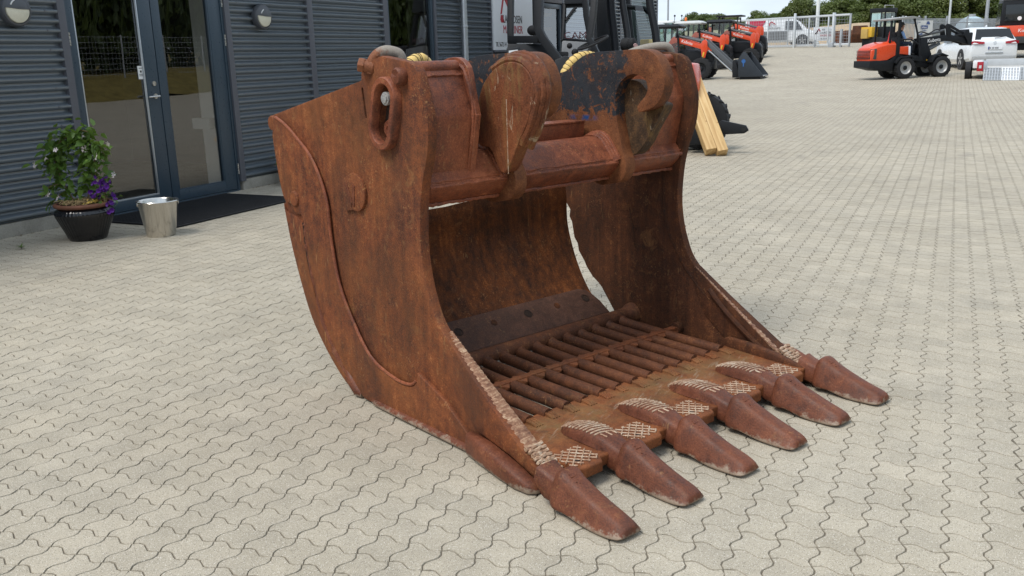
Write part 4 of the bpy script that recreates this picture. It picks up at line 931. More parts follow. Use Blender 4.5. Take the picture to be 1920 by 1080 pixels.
# second planter half hidden behind the bucket
P2 = Vector((-7.10, 8.72, 0))
f2 = thing('flower_pot', 'black pot with red and white flowers half hidden behind the rusty bucket by the wall', 'flower pot', P2)
MB().lathe([(.02, 0), (.13, 0), (.15, .02), (.19, .16), (.20, .24), (.185, .25), (.17, .22)], (0, 0, 0), 2, 32).build('pot_body', M_glaze, f2)
v2 = thing('pot_flowers', 'red and white bedding flowers in the half hidden pot', 'potted plant', P2+Vector((0, 0, .22)))
for i in range(90): inst(l2, v2, (random.gauss(0, .10), random.gauss(-.06, .10), random.uniform(0, .16)), rnd_rot(), random.uniform(.9, 1.6))
M_redp = plain('red_petal', (.50, .09, .03), .5)
for i in range(22): inst(pf.data, v2, (random.gauss(0, .1), random.gauss(-.1, .1), random.uniform(.05, .2)), (random.gauss(1.1, .4), 0, random.gauss(.4, .5)), 1.1)
for i, o in enumerate([c for c in v2.children if c.name.startswith('purple')]):
    if i == 0: dm = o.data.copy(); dm.materials.clear(); dm.materials.append(M_redp); dw = dm.copy(); dw.materials.clear(); dw.materials.append(M_petal)
    o.data = dm if i % 2 else dw; o.name = 'flower'
wd = thing('weed', 'small green weed growing from a paving joint near the plinth', 'weed', (-6.78, 4.78, 0))
for i in range(16):
    a = i*2.4; q = MB().add([(0, 0, 0), (.006*math.sin(a), -.006*math.cos(a), .02), (.06*math.cos(a)*random.uniform(.5, 1.2), .06*math.sin(a), random.uniform(.01, .05)), (-.006*math.sin(a), .006*math.cos(a), .02)], [(0, 1, 2, 3)]); q.build('blade', M_leaf, wd)
# dry leaf litter along the foot of the wall
lt = MB()
for i in range(240):
    y = random.choice([random.uniform(3.2, 5.9), random.uniform(8.2, 10)]); x = WX+.005+abs(random.gauss(0, .025)); a = random.uniform(0, 6.3); s = random.uniform(.004, .014)
    lt.add([(x+s*math.cos(a+k*PI/2)*(1 if k % 2 else .5), y+s*math.sin(a+k*PI/2), .003+random.random()*.006) for k in range(4)], [(0, 1, 2, 3)])
tag(lt.build('leaf_litter', plain('litter', (.13, .075, .04), .9, 0, .1, .5, 30), smooth=False), kind='stuff')

# ---------------------------------------------------------------- machine parked behind the bucket
M_mblack = plain('machine_black', (.009, .0105, .013), .5, 0, .30, .2, 5); M_or = plain('machine_orange', (.62, .060, .012), .32, 0, .5, .06, 3, coat=.3)
M_grey = plain('rim_grey', (.42, .42, .41), .4, .2, .5, .1); M_hyd = plain('hydraulic_grey', (.10, .105, .11), .4, .3); M_yel = plain('machine_yellow', (.60, .36, .03), .45)
M_lampc = plain('lamp_clear', (.55, .57, .58), .15); M_redl = plain('lamp_red', (.35, .01, .02), .2)
def wheel(parent, c, r, w, rimr, m_rim=None, lugs=18, n=40, axis_rot=0.):
    tp = [(rimr, -w*.42), (rimr+.02, -w*.5), (r*.86, -w*.5), (r*.955, -w*.44), (r*.965, -w*.2), (r*.965, w*.2), (r*.955, w*.44), (r*.86, w*.5), (rimr+.02, w*.5), (rimr, w*.42)]
    mb = MB(); mb.lathe(tp, (0, 0, 0), 1, n, caps=False)
    for k in range(lugs):
        for s in (-1, 1):
            a = 2*PI*(k+(.25 if s > 0 else -.25))/lugs; d = .30
            P = []
            for (y, aa) in ((.02*s, a), (w*.48*s, a+d*2.2/lugs*2)):
                for da in (-.16/lugs*6*.5, .16/lugs*6*.5):
                    for rr in (r*.93, r): P.append((rr*math.cos(aa+da), y, rr*math.sin(aa+da)))
            mb.add(P, [(0, 1, 3, 2), (4, 6, 7, 5), (0, 4, 5, 1), (2, 3, 7, 6), (1, 5, 7, 3)])
    o = mb.build('wheel', M_rubber, parent); o.location = c; o.rotation_euler = (0, 0, axis_rot)
    rm_ = MB()
    for s in (-1, 1): rm_.lathe([(rimr*1.03, s*w*.43), (rimr*.96, s*w*.40), (rimr*.84, s*w*.22), (rimr*.45, s*w*.16), (rimr*.40, s*w*.26), (rimr*.12, s*w*.30)], (0, 0, 0), 1, 28, caps=False)
    rm_.build('rim', m_rim or M_grey, o, ang=40)
    hb_ = MB()
    for s in (-1, 1): hb_.lathe([(rimr*.36, s*w*.10), (rimr*.36, s*w*.33), (rimr*.22, s*w*.38), (.005, s*w*.38)], (0, 0, 0), 1, 14)
    hb_.build('hub', M_mblack, o); return o
def tubes(parent, name, m, lst, sq=False):
    for pts, r in lst: MB().tube(pts, r*(1.25 if sq else 1), 4 if sq else 10, sq=sq).build(name, m, parent, .004 if sq else 0)
ut = thing('compact_tractor', 'black and orange open compact tractor with roll frame parked behind the rusty bucket', 'tractor', (-4.4, 12.9, 0))
U = lambda u, v, d: PX(u, v, d)-Vector((-4.4, 12.9, 0))
wheel(ut, (1.05, .55, .425), .425, .30, .21, lugs=16, axis_rot=.10); wheel(ut, (.60, -.45+1.9, .425), .425, .30, .21, lugs=16); wheel(ut, (-.75, -.3, .55), .55, .36, .30, lugs=16); wheel(ut, (-.75, 1.3, .55), .55, .36, .30, lugs=16)
MB().b2((-1.5, -.2, .45), (.8, .8, .80)).build('chassis', M_mblack, ut, .03)
MB().prism([(-1.75, .62), (-1.78, 1.18), (-1.5, 1.32), (-.45, 1.32), (-.3, 1.10), (.0, .9), (.35, .85), (.45, .8), (.45, .6)], -.25, 1.1, 1).build('rear_body', M_mblack, ut, .03)
MB().prism([(.72, .72), (.76, 1.15), (.88, 1.27), (1.03, 1.25), (1.09, .92), (1.07, .75)], .1, .5, 1).build('hood', M_or, ut, .03)
tubes(ut, 'roll_bar', M_mblack, [([U(960, -140, 12.6), U(957, 60, 12.6), U(958, 80, 12.6), U(975, 92, 12.6)], .042), ([U(1014, -140, 12.2), U(1010, 55, 12.2), U(1018, 72, 12.2), U(1044, 108, 12.2), U(1060, 150, 12.2)], .060),
    ([U(1090, -100, 12.9), U(1100, 30, 12.9), U(1112, 95, 12.9)], .045), ([U(1122, -100, 12.3), U(1112, 30, 12.3), U(1105, 72, 12.3), U(1125, 112, 12.3)], .045)], True)
tubes(ut, 'cross_member', M_mblack, [([U(955, 74, 12.6), U(1012, 74, 12.3)], .055), ([U(1000, -120, 12.3), U(1120, -105, 12.4)], .05)], True)
MB().loft([[U(a, b, 12.4) for a, b in ((952, 82), (1035, 82), (1050, 140), (945, 140))], [U(a, b, 12.8) for a, b in ((952, 82), (1035, 82), (1050, 140), (945, 140))]]).build('rear_panel', M_mblack, ut, .02)
MB().sphere(U(998, 57, 12.9), .075, 8, (1, 1, .95)).build('head_rest', M_rubber, ut)
MB().loft([[U(a, b, 12.5) for a, b in ((1020, 96), (1066, 97), (1066, 106), (1020, 106))], [U(a, b, 13.0) for a, b in ((1020, 96), (1066, 97), (1066, 106), (1020, 106))]]).build('seat', M_rubber, ut, .02)
MB().loft([[U(a, b, 12.1) for a, b in ((1040, 112), (1060, 104), (1090, 118), (1100, 150), (1040, 150))], [U(a, b, 12.6) for a, b in ((1040, 112), (1060, 104), (1090, 118), (1100, 150), (1040, 150))]]).build('side_cover', M_mblack, ut, .02)
MB().loft([[U(a, b, 12.5) for a, b in ((1064, 108), (1080, 104), (1092, 118), (1078, 124))], [U(a, b, 12.9) for a, b in ((1064, 108), (1080, 104), (1092, 118), (1078, 124))]]).build('red_cover', plain('pinkish_red', (.45, .03, .06), .4), ut, .01)
LB = MB().loft([[U(a, b, 12.0) for a, b in ((950, 90), (975, 88), (976, 108), (950, 110))], [U(a, b, 12.3) for a, b in ((950, 90), (975, 88), (976, 108), (950, 110))]]).build('rear_lamp', M_mblack, ut, .01)
MB().loft([[U(a, b, 11.97) for a, b in ((954, 95), (971, 93), (972, 106), (954, 107))], [U(a, b, 12.0) for a, b in ((954, 95), (971, 93), (972, 106), (954, 107))]]).build('lens', M_lampc, LB, .004)
cw = U(1112, 80, 12.3); axw = (U(1140, 40, 12.1)-U(1112, 95, 12.4)).normalized(); xa = (U(1140, 68, 12.3)-cw).normalized(); ya = axw.cross(xa).normalized(); ya2 = (U(1122, 72, 12.6)-U(1120, 84, 12.1)).normalized()
MB().tube([cw+xa*.22*math.cos(a)+ya2*.20*math.sin(a) for a in np.linspace(0, 2*PI, 29)[:-1]], .016, 8, closed=True).tube([cw-xa*.2, cw, cw+xa*.2], .012, 6).tube([cw, U(1098, 112, 12.3), U(1085, 150, 12.3)], .03, 8).build('steering_wheel', M_rubber, ut)
for a, b, r in ((1078, 98, .05), (1068, 86, .04), (1108, 104, .06), (1090, 90, .035)): MB().sphere(U(a, b, 12.5), r, 6).build('lever_knob', M_rubber, ut)
MB().prism([(1.36, .26), (1.40, .42), (1.48, .47), (1.82, .40), (1.86, .33), (1.80, .29)], .02, .07, 1).build('hitch_arm', M_mblack, ut, .01)
MB().cyl((1.79, .012, .35), (1.79, .075, .35), .035, 12).build('hitch_pin', M_rubber, ut); MB().cyl((1.415, .0, .30), (1.415, .02, .30), .028, 12).build('pin_end', M_grey, ut)
MB().b2((1.0, -.0, .12), (1.45, .25, .34)).build('lower_frame', M_mblack, ut, .02)
# two timbers leaning there
M_wood = NT('raw_timber'); p = M_wood.objc(); g = M_wood.noise(M_wood.map(p, (26, 26, 1.6)), 1, 6, .6, .6); kn = M_wood.rng(M_wood.voro(p, 5), .10, .05)
M_wood.bsdf(M_wood.mix(M_wood.m_('MULTIPLY', kn, .7), M_wood.ramp(g, [(.32, (.42, .25, .10)), (.55, (.60, .41, .19)), (.75, (.66, .49, .26))]), (.22, .10, .035)), .6, 0, .3, M_wood.bump(g, .15, .004)); M_wood = M_wood.m
for i, (dx, dy, lab) in enumerate(((0, 0, 'left of two squared timbers leaning behind the rusty bucket'), (.150, .05, 'right of two squared timbers leaning behind the rusty bucket'))):
    b0 = Vector((-2.99+dx, 12.60+dy, .075-.022*i)); d = (PX(1297, 160, 12.95)-PX(1345, 291, 12.35)).normalized()
    r = thing('timber_beam', lab, 'timber', b0, 0, 'timbers leaning by the tractor'); r.rotation_mode = 'QUATERNION'
    xax = Vector((.93, .40, 0)); xax = (xax-d*xax.dot(d)).normalized(); yax = d.cross(xax); r.rotation_quaternion = Matrix((xax, yax, d)).transposed().to_quaternion()
    MB().b2((-.072, -.072, -.02), (.072, .072, 1.30+.1*i)).build('beam', M_wood, r, .004)
# yellow protective hose behind the frame
hs = thing('yellow_hose', 'pale yellow spiral wrapped hose looped over the back of the rusty bucket', 'hose', OB, AB)
inv = (Matrix.Translation(OB) @ Matrix.Rotation(AB, 4, 'Z')).inverted()
hpth = [inv @ PX(u, v, d) for u, v, d in ((750, 150, 4.3), (768, 122, 4.3), (782, 113, 4.35), (800, 122, 4.4), (830, 200, 4.6), (900, 300, 4.9), (1000, 300, 5.1), (1045, 200, 5.2), (1056, 150, 5.2), (1066, 127, 5.2), (1080, 112, 5.2), (1098, 106, 5.25), (1115, 112, 5.3), (1125, 150, 5.3))]
hp2 = smooth_poly([tuple(q) for q in hpth], 10)
MB().tube(hp2, [.031+.0015*math.sin(i*1.57) for i in range(len(hp2))], 12).build('hose_wrap', plain('hose_yellow', (.66, .46, .15), .5, 0, .4, .12), hs, ang=80)
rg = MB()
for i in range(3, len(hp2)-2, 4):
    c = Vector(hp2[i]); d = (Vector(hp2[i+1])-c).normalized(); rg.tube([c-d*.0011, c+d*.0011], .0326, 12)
o = rg.build('wrap_gap_shade', plain('wrap_shadow', (.09, .06, .03), .7), hs); o['kind'] = 'stuff'  # dark rings put in as shade between the wrap turns

# ---------------------------------------------------------------- black cabbed machine further on
TO = Vector((-5.5, 17, 0)); V_ = lambda u, v, d: PX(u, v, d)-TO
th_ = thing('telehandler', 'black framed machine cab with curved posts standing behind the open tractor', 'loader', TO)
tubes(th_, 'cab_post', M_mblack, [([V_(1140, -80, 16.2), V_(1146, 20, 16.2), V_(1152, 70, 16.2), V_(1156, 120, 16.2)], .075), ([V_(1163, -80, 16), V_(1168, 10, 16), V_(1176, 60, 16), V_(1180, 120, 16)], .06), ([V_(1172, -80, 17.8), V_(1178, 20, 17.8), V_(1186, 90, 17.8)], .06),
    ([V_(1213, -60, 17.2), V_(1219, 10, 17.2), V_(1229, 60, 17.2), V_(1236, 120, 17.2)], .075)])
MB().loft([[V_(a, b, 16.9) for a, b in ((1115, -100), (1150, -100), (1155, 130), (1118, 130))], [V_(a, b, 17.4) for a, b in ((1115, -100), (1150, -100), (1155, 130), (1118, 130))]]).build('engine_cover', M_mblack, th_, .04)
MB().tube([V_(1172, 12, 17.6), V_(1190, 14, 17.6), V_(1208, 16, 17.6), V_(1218, 24, 17.5)], .05, 8).build('roof_rail', M_mblack, th_)
MB().add([V_(1183, -60, 17.4), V_(1217, -60, 17.3), V_(1234, 105, 17.3), V_(1186, 105, 17.4)], [(0, 1, 2, 3)]).build('side_window', M_cglass, th_, smooth=False)
MB().loft([[V_(a, b, 18.1) for a, b in ((1182, 15), (1192, 22), (1198, 60), (1206, 110), (1182, 110))], [V_(a, b, 18.5) for a, b in ((1182, 15), (1192, 22), (1198, 60), (1206, 110), (1182, 110))]]).build('seat_back', plain('seat_dark', (.02, .032, .03), .7), th_, .05)
MB().lathe([(.002, -.16), (.10, -.15), (.115, -.06), (.10, -.02), (.115, .0), (.10, .04), (.11, .07), (.06, .10), (.002, .105)], V_(1182, 83, 15.6), 0, 18).build('ribbed_boot', M_rubber, th_)
MB().cyl(V_(1191, 85, 15.45), V_(1192, 85.5, 15.4), .035, 12).build('boot_cap', plain('dusty_pink', (.45, .28, .27), .6), th_)
MB().b2(V_(1200, 74, 17.9), V_(1225, 86, 18.1)).build('yellow_panel', M_yel, th_, .02)
MB().b2((-1.0, -.4, .35), (.3, 1.4, 1.10)).build('chassis', M_mblack, th_, .05)
wheel(th_, (.2, -.3, .55), .55, .4, .3); wheel(th_, (-.9, -.3, .55), .55, .4, .3)
# machine window seen through the roll frame
ex2 = thing('mini_excavator', 'dark machine with pale reflecting windscreen seen through the roll frame', 'excavator', Vector((-5.9, 15.6, 0)))
E_ = lambda u, v, d: PX(u, v, d)-Vector((-5.9, 15.6, 0))
fr_ = [(1058, 10), (1112, 8), (1116, 80), (1056, 74)]
MB().tube([E_(a, b, 15.4) for a, b in fr_], .055, 8, closed=True).build('window_frame', M_mblack, ex2)
MB().add([E_(a, b, 15.42) for a, b in fr_], [(0, 1, 2, 3)]).build('windscreen', glass('screen_glass', (.75, .85, .83), 3.2, .02, .5), ex2, smooth=False)
MB().tube([E_(1061, 38, 15.35), E_(1074, 20, 15.35), E_(1080, 14, 15.35)], .025, 6).build('wiper', M_rubber, ex2)
MB().loft([[E_(a, b, 15.3) for a, b in ((1054, 76), (1120, 80), (1120, 130), (1050, 130))], [E_(a, b, 16.2) for a, b in ((1054, 76), (1120, 80), (1120, 130), (1050, 130))]]).build('front_panel', plain('panel_grey', (.16, .165, .17), .5), ex2, .03)
MB().loft([[E_(a, b, 15.3) for a, b in ((1058, -100), (1118, -100), (1118, 6), (1058, 8))], [E_(a, b, 16.2) for a, b in ((1058, -100), (1118, -100), (1118, 6), (1058, 8))]]).build('roof', M_mblack, ex2, .03)
MB().b2((-.5, .0, .0), (1.0, 1.2, .95)).build('undercarriage', M_mblack, ex2, .05)
fx = E_(1057, 73, 15.33); text('CAM', .16, plain('print_maroon', (.07, .015, .02), .6), ex2, frame(fx, (.9, .43, 0), (0, 0, 1)), xs=1.15)
# ---------------------------------------------------------------- row of tractors with front loaders
M_tglass = M_cglass; M_lgrey = plain('cab_roof_grey', (.50, .51, .50), .4); M_dec = plain('decal_white', (.78, .78, .77), .5); M_amb = plain('beacon_amber', (.75, .16, .02), .2)
M_decy = plain('decal_yellow', (.70, .42, .03), .5)
ARM = [(-1.38, 1.34), (-1.06, 1.76), (-.96, 1.82), (-.84, 1.78), (.20, 1.44), (.24, 1.58), (.36, 1.66), (.46, 1.58), (.48, 1.30), (.30, .52), (.18, .48), (.24, .95), (.20, 1.26), (.08, 1.30), (-.84, 1.56), (-1.06, 1.50), (-1.20, 1.32)]
def tractor(name, label, root, rz, s, cab, arm=True, bucket=False, beacon=False, near=-1):
    t_ = thing(name, label, 'tractor', root, rz, 'tractors parked in a row'); t_.scale = (s,)*3
    wheel(t_, (.25, -.62, .46), .46, .30, .23, None if cab == 'rops' else M_mblack, 16, 28); wheel(t_, (.25, .62, .46), .46, .30, .23, M_mblack, 16, 28)
    wheel(t_, (-1.55, -.68, .66), .66, .42, .34, M_or, 16, 28); wheel(t_, (-1.55, .68, .66), .66, .42, .34, M_or, 16, 28)
    MB().b2((-1.9, -.28, .42), (.75, .28, .78)).build('chassis', M_mblack, t_, .03)
    MB().loft([[(x, -w, .72), (x, w, .72), (x, w, h-.06), (x, w*.7, h), (x, -w*.7, h), (x, -w, h-.06)] for x, w, h in ((-.75, .36, 1.28), (0, .35, 1.24), (.6, .32, 1.14), (.72, .28, 1.0))]).build('hood', M_mblack, t_, .02)
    if cab == 'rops':
        tubes(t_, 'roll_bar', M_mblack, [([(-1.75, y, .9), (-1.80, y, 2.1), (-1.74, y, 2.2)], .045) for y in (-.5, .5)]+[([(-.75, y, .9), (-.8, y, 2.16)], .03) for y in (-.5, .5)], True)
        MB().b2((-1.95, -.62, 2.18), (-.55, .62, 2.26)).build('canopy', M_mblack, t_, .02)
        MB().prism([(-1.65, .95), (-1.6, 1.05), (-1.25, 1.08), (-1.22, 1.0)], -.25, .25, 1).prism([(-1.7, 1.05), (-1.78, 1.6), (-1.66, 1.6), (-1.58, 1.05)], -.25, .25, 1).build('seat', M_rubber, t_, .03)
        MB().tube([(-1.0, .18*math.cos(a), 1.4+.16*math.sin(a)) for a in np.linspace(0, 6.28, 18)[:-1]], .015, 6, closed=True).cyl((-1.0, 0, 1.4), (-.8, 0, 1.1), .03, 8).build('steering_wheel', M_rubber, t_)
    else:
        rf = M_lgrey if cab == 'grey' else M_mblack
        tubes(t_, 'cab_post', M_mblack, [([(x0, y, .85), (x1, y*.94, 2.18)], .04) for (x0, x1) in ((-1.95, -1.9), (-1.35, -1.33), (-.70, -.82)) for y in (-.60, .60)], True)
        MB().loft([[(-2.05, -.60, 2.16), (-.72, -.60, 2.16), (-.72, .60, 2.16), (-2.05, .60, 2.16)], [(-2.08, -.63, 2.24), (-.66, -.63, 2.24), (-.66, .63, 2.24), (-2.08, .63, 2.24)], [(-1.9, -.5, 2.34), (-.85, -.5, 2.34), (-.85, .5, 2.34), (-1.9, .5, 2.34)]]).build('cab_roof', rf, t_, .03)
        for nm, q in (('side_window', [(-1.9, -.6, .95), (-.72, -.6, .95), (-.82, -.575, 2.15), (-1.88, -.575, 2.15)]), ('side_window', [(-1.9, .6, .95), (-.72, .6, .95), (-.82, .575, 2.15), (-1.88, .575, 2.15)]), ('windscreen', [(-.69, -.58, .95), (-.69, .58, .95), (-.80, .55, 2.15), (-.80, -.55, 2.15)]), ('rear_window', [(-1.96, -.58, .95), (-1.96, .58, .95), (-1.91, .55, 2.15), (-1.91, -.55, 2.15)])):
            MB().add(q, [(0, 1, 2, 3)]).build(nm, M_tglass, t_, smooth=False)
        MB().prism([(-1.65, .9), (-1.7, 1.65), (-1.55, 1.65), (-1.45, 1.1), (-1.15, 1.08), (-1.12, .95)], -.25, .25, 1).build('seat', M_rubber, t_, .03)
        MB().b2((-1.98, -.60, .72), (-.70, .60, .94)).build('cab_base', M_mblack, t_, .02)
        for y in (-.66, .66): MB().b2((-.86, y-.09, 1.75), (-.80, y+.09, 1.95)).build('mirror', M_mblack, t_, .01)
    if beacon:
        MB().lathe([(.06, 2.34), (.065, 2.40), (.055, 2.48), (.02, 2.52)], (-1.5, -.45, 0), 2, 12).build('beacon', M_amb, t_)
    if arm:
        for y in (-.52, .46):
            a_ = MB().prism(ARM, y, y+.07, 1).build('loader_arm', M_or, t_, .008)
            if y < 0:
                text('Kubota', .17, M_dec, a_, frame((-.66, y-.004, 1.575), (1, 0, -.30), (.30, 0, 1)), shear=.1)
                MB().prism([(.24, .85), (.30, .87), (.36, 1.12), (.30, 1.14)], y-.006, y-.001, 1).build('decal', M_decy, a_)
            MB().cyl((-.80, y+.03, 1.84), (.15, y+.03, 1.60), .045, 10).cyl((.05, y+.03, 1.625), (.36, y+.03, 1.56), .024, 8).build('lift_cylinder', M_hyd, t_)
            MB().prism([(-1.25, .6), (-1.3, 1.34), (-1.05, 1.38), (-.85, .6)], y, y+.07, 1).build('loader_post', M_mblack if not bucket else M_or, t_, .008)
            MB().cyl((.25, y-.035, .95), (.34, y-.035, .42), .035, 10).build('tilt_cylinder', M_hyd, t_)
        MB().b2((.18, -.52, .50), (.30, .53, .62)).b2((.30, -.5, .25), (.36, .5, .75)).build('quick_hitch', M_mblack, t_, .01)
    return t_
def gz_(u, v, d): p_ = PX(u, v, d); return Vector((p_.x, p_.y, zg(p_.y)))
A_ = gz_(1309, 147, 38.5); RZ = R_(2)
TA = tractor('loader_tractor', 'black cabbed tractor with orange loader arm and black bucket nearest in the row', A_, RZ, .98, 'black', True, True)
# long dark boom and the black bucket of the nearest tractor
for y in (-.42, .36):
    MB().prism([(.20, 1.62), (.36, 1.66), (1.75, .42), (1.78, .18), (1.58, .16), (1.45, .42)], y, y+.07, 1).build('boom', M_hyd, TA, .008)
    MB().cyl((.5, y+.03, 1.2), (1.5, y+.03, .32), .04, 10).build('tilt_rod', M_steel, TA)
MB().prism([(1.55, .05), (1.55, .75), (1.66, .80), (1.80, .30), (1.82, .05)], -.5, .5, 1).build('carrier_frame', M_mblack, TA, .01)
t = NT('bucket_black'); p = t.objc(); t.bsdf(t.mix(t.noise(p, 8, 4), (.010, .014, .020), (.020, .026, .034)), .42); M_bkb = t.m
bq = [(1.85, .08), (1.82, .80), (2.02, 1.10), (2.10, 1.10), (2.86, .14), (2.86, .08)]
bb_ = MB(); bb_.prism(bq, -.78, -.75, 1); bb_.prism(bq, .75, .78, 1)
bb_.prism([(1.85, .08), (1.82, .80), (2.02, 1.10), (2.10, 1.10), (2.08, 1.07), (2.03, 1.06), (1.86, .79), (1.885, .11), (2.86, .11), (2.86, .08)], -.75, .75, 1)
bb2 = bb_.build('loader_bucket', M_bkb, TA, .004); bb2['kind'] = 'stuff'; del bb2['kind']
MB().prism([(2.55, .115), (2.86, .118), (2.86, .10), (2.55, .10)], -.74, .74, 1).build('cutting_edge', M_zinc, TA)
MB().lathe([(.05, -.003), (.085, -.004), (.085, 0), (.05, 0)], (2.05, -.782, .72), 1, 18).prism([(2.03, .50), (2.07, .50), (2.07, .64), (2.03, .64)], -.786, -.782, 1).build('decal', plain('decal_blue', (.02, .10, .30), .5), bb2)
MB().b2((1.9, -.7, -.02), (2.75, .7, .08)).build('wood_pallet', M_mblack, TA, .01)
B_ = gz_(1344, 128, 45); tractor('loader_tractor', 'grey roofed cab tractor with beacon and orange loader arm second in the row', B_, RZ, 1.0, 'grey', True, False, True)
C_ = gz_(1384, 127, 44.6); tractor('loader_tractor', 'orange loader tractor third in the row behind the grey roofed one', C_+Vector((.1, 1.6, .05)), RZ, 1.0, 'black', True)
D_ = gz_(1411, 107, 52); tractor('loader_tractor', 'open orange tractor with black canopy last in the row by the gate', D_, RZ, 1.05, 'rops', True)
E1_ = gz_(1322, 135, 47); tractor('small_tractor', 'white roofed cab tractor without loader between the black and the grey cab', E1_+Vector((-1.6, 0, 0)), RZ, .98, 'grey', False)
# pale machines further back at the left
for (u, v, d, lab) in ((1247, 100, 62, 'pale distant machine cab left of the light pole'), (1261, 100, 66, 'pale distant machine cab right of the light pole')):
    b0 = gz_(u, v, d); r = thing('machine_cab', lab, 'machine', b0, .2)
    MB().b2((-.6, -.6, .0), (.6, .6, 1.2)).build('body', M_lgrey, r, .05); MB().b2((-.5, -.5, 1.2), (.5, .5, 1.95)).build('window_band', M_tglass, r, .02); MB().b2((-.55, -.55, 1.95), (.55, .55, 2.1)).build('cab_roof', M_signw, r, .04)
    tubes(r, 'cab_post', M_mblack, [([(x, y, 1.2), (x, y, 1.95)], .03) for x in (-.5, .5) for y in (-.5, .5)]); MB().cyl((.65, -.5, 1.8), (.65, -.5, 2.4), .02, 6).sphere((.65, -.5, 2.4), .07, 6).build('mirror', M_mblack, r)
    MB().b2((-.6, -.62, -.3), (.6, .6, .0)).build('chassis', M_mblack, r)
# ---------------------------------------------------------------- wheel loader with its driver
LR = gz_(1697, 149, 33.6); LRZ = R_(38)
wl = thing('wheel_loader', 'orange and black wheel loader with canopy driving across the yard', 'wheel loader', LR, LRZ)
hw = .42                                         # local y: near side is -y; wheels' outer faces at y = 0 on the near side
def lx(poly, y0, y1, m, nm, bev=.012, par=None): return MB().prism(poly, y0, y1, 1).build(nm, m, par or wl, bev)
wheel(wl, (0, .15, .40), .40, .32, .23, None, 16, 32); wheel(wl, (0, 1.05, .40), .40, .32, .23, None, 16, 32)
wheel(wl, (1.53, .15, .40), .40, .32, .23, None, 16, 32, -.05); wheel(wl, (1.53, 1.05, .40), .40, .32, .23, None, 16, 32, -.05)
lx([(-1.46, .68), (-1.46, .44), (-.85, .31), (-.5, .29), (-.45, .60), (-.30, .76), (.28, .80), (.30, .62), (.25, .86), (-.2, .92), (-.45, .86), (-.62, .70)], .10, 1.12, M_mblack, 'chassis', .02)
lx([(-.46, .60), (-.30, .80), (.26, .84), (.30, .78), (-.26, .74), (-.42, .55)], -.02, .32, M_mblack, 'rear_fender', .01)
hd_ = MB().loft([[(x, y0, z0), (x, y1, z0), (x, y1, z1-.1), (x, y1-.12, z1), (x, y0+.12, z1), (x, y0, z1-.1)] for x, y0, y1, z0, z1 in ((-1.42, .22, 1.0, .68, 1.06), (-1.38, .16, 1.06, .67, 1.14), (-1.15, .10, 1.12, .67, 1.26), (-.75, .08, 1.14, .70, 1.35), (-.42, .08, 1.14, .86, 1.36))]).build('engine_hood', M_or, wl, .02)
gr = MB().loft([[(-1.425, .2, .74), (-1.425, 1.02, .74), (-1.38, 1.02, 1.10), (-1.38, .2, 1.10)], [(-1.20, .085, .74), (-1.20, 1.135, .74), (-1.20, 1.13, 1.12), (-1.20, .09, 1.12)]]).build('grille', plain('grille_dark', (.03, .04, .035), .6), wl, .01)
for k in range(6): MB().b2((-1.44, .19, .76+.055*k), (-1.19, 1.03, .775+.055*k)).build('grille_slat', M_mblack, gr)
lx([(-.42, .82), (-.40, 1.50), (-.26, 1.50), (-.26, .82)], .08, 1.14, M_mblack, 'seat_tower')
lx([(-.26, .84), (-.26, 1.17), (.12, 1.17), (.15, .84)], .10, 1.12, M_or, 'side_tank', .02); lx([(.13, .84), (.12, 1.18), (.20, 1.18), (.22, .84)], .10, .4, M_signw, 'step_plate')
lx([(.2, .66), (.2, .86), (.75, .80), (.8, .62)], .15, 1.05, M_mblack, 'floor_plate', .01)
MB().prism([(-.28, 1.14), (-.30, 1.68), (-.16, 1.70), (-.10, 1.24), (.22, 1.22), (.22, 1.14)], .38, .86, 1).build('seat', M_rubber, wl, .03)
tubes(wl, 'canopy_post', M_mblack, [([(-.66, y, 1.3), (-.62, y, 2.16)], .035) for y in (.15, 1.08)]+[([(-.30, y, 1.3), (-.28, y, 2.16)], .045) for y in (.15, 1.08)]+[([(.62, y, .8), (.58, y, 1.3), (.30, y, 2.16)], .03) for y in (.15, 1.08)], True)
MB().loft([[(-.72, .05, 2.10), (.55, .05, 2.17), (.55, 1.17, 2.17), (-.72, 1.17, 2.10)], [(-.74, .03, 2.16), (.2, .03, 2.24), (.2, 1.19, 2.24), (-.74, 1.19, 2.16)]]).build('canopy', plain('canopy_grey', (.33, .33, .32), .5), wl, .015)
MB().b2((.2, .06, 2.18), (.56, 1.16, 2.215)).build('visor', M_mblack, wl, .01)
for x, y in ((-.66, .1), (-.1, .1), (.45, .1), (.2, .9)): MB().sphere((x, y, 2.22), .03, 6).build('work_lamp', M_lampc, wl)
tubes(wl, 'guard_rail', M_mblack, [([(-.3, .12, 1.42), (.2, .12, 1.42), (.55, .12, 1.22), (.62, .12, .8)], .03)])
cn_ = MB().lathe([(.10, 1.36), (.10, 1.38), (.065, 1.39), (.02, 1.74), (.005, 1.75)], (-.60, .25, 0), 2, 14).build('cone_marker', plain('cone_red', (.70, .03, .02), .4), wl)
tubes(wl, 'steering_column', M_mblack, [([(.62, .6, .8), (.48, .6, 1.34)], .05)])
MB().tube([(.46+.07*math.sin(a), .6+.18*math.cos(a), 1.40+.16*math.sin(a)*.6) for a in np.linspace(0, 6.28, 20)[:-1]], .014, 6, closed=True).build('steering_wheel', M_rubber, wl)
lx([(.78, .66), (.80, 1.40), (1.02, 1.44), (1.30, .86), (1.26, .62), (1.05, .55)], .36, .42, M_mblack, 'loader_tower'); lx([(.78, .66), (.80, 1.40), (1.02, 1.44), (1.30, .86), (1.26, .62), (1.05, .55)], .78, .84, M_mblack, 'loader_tower')
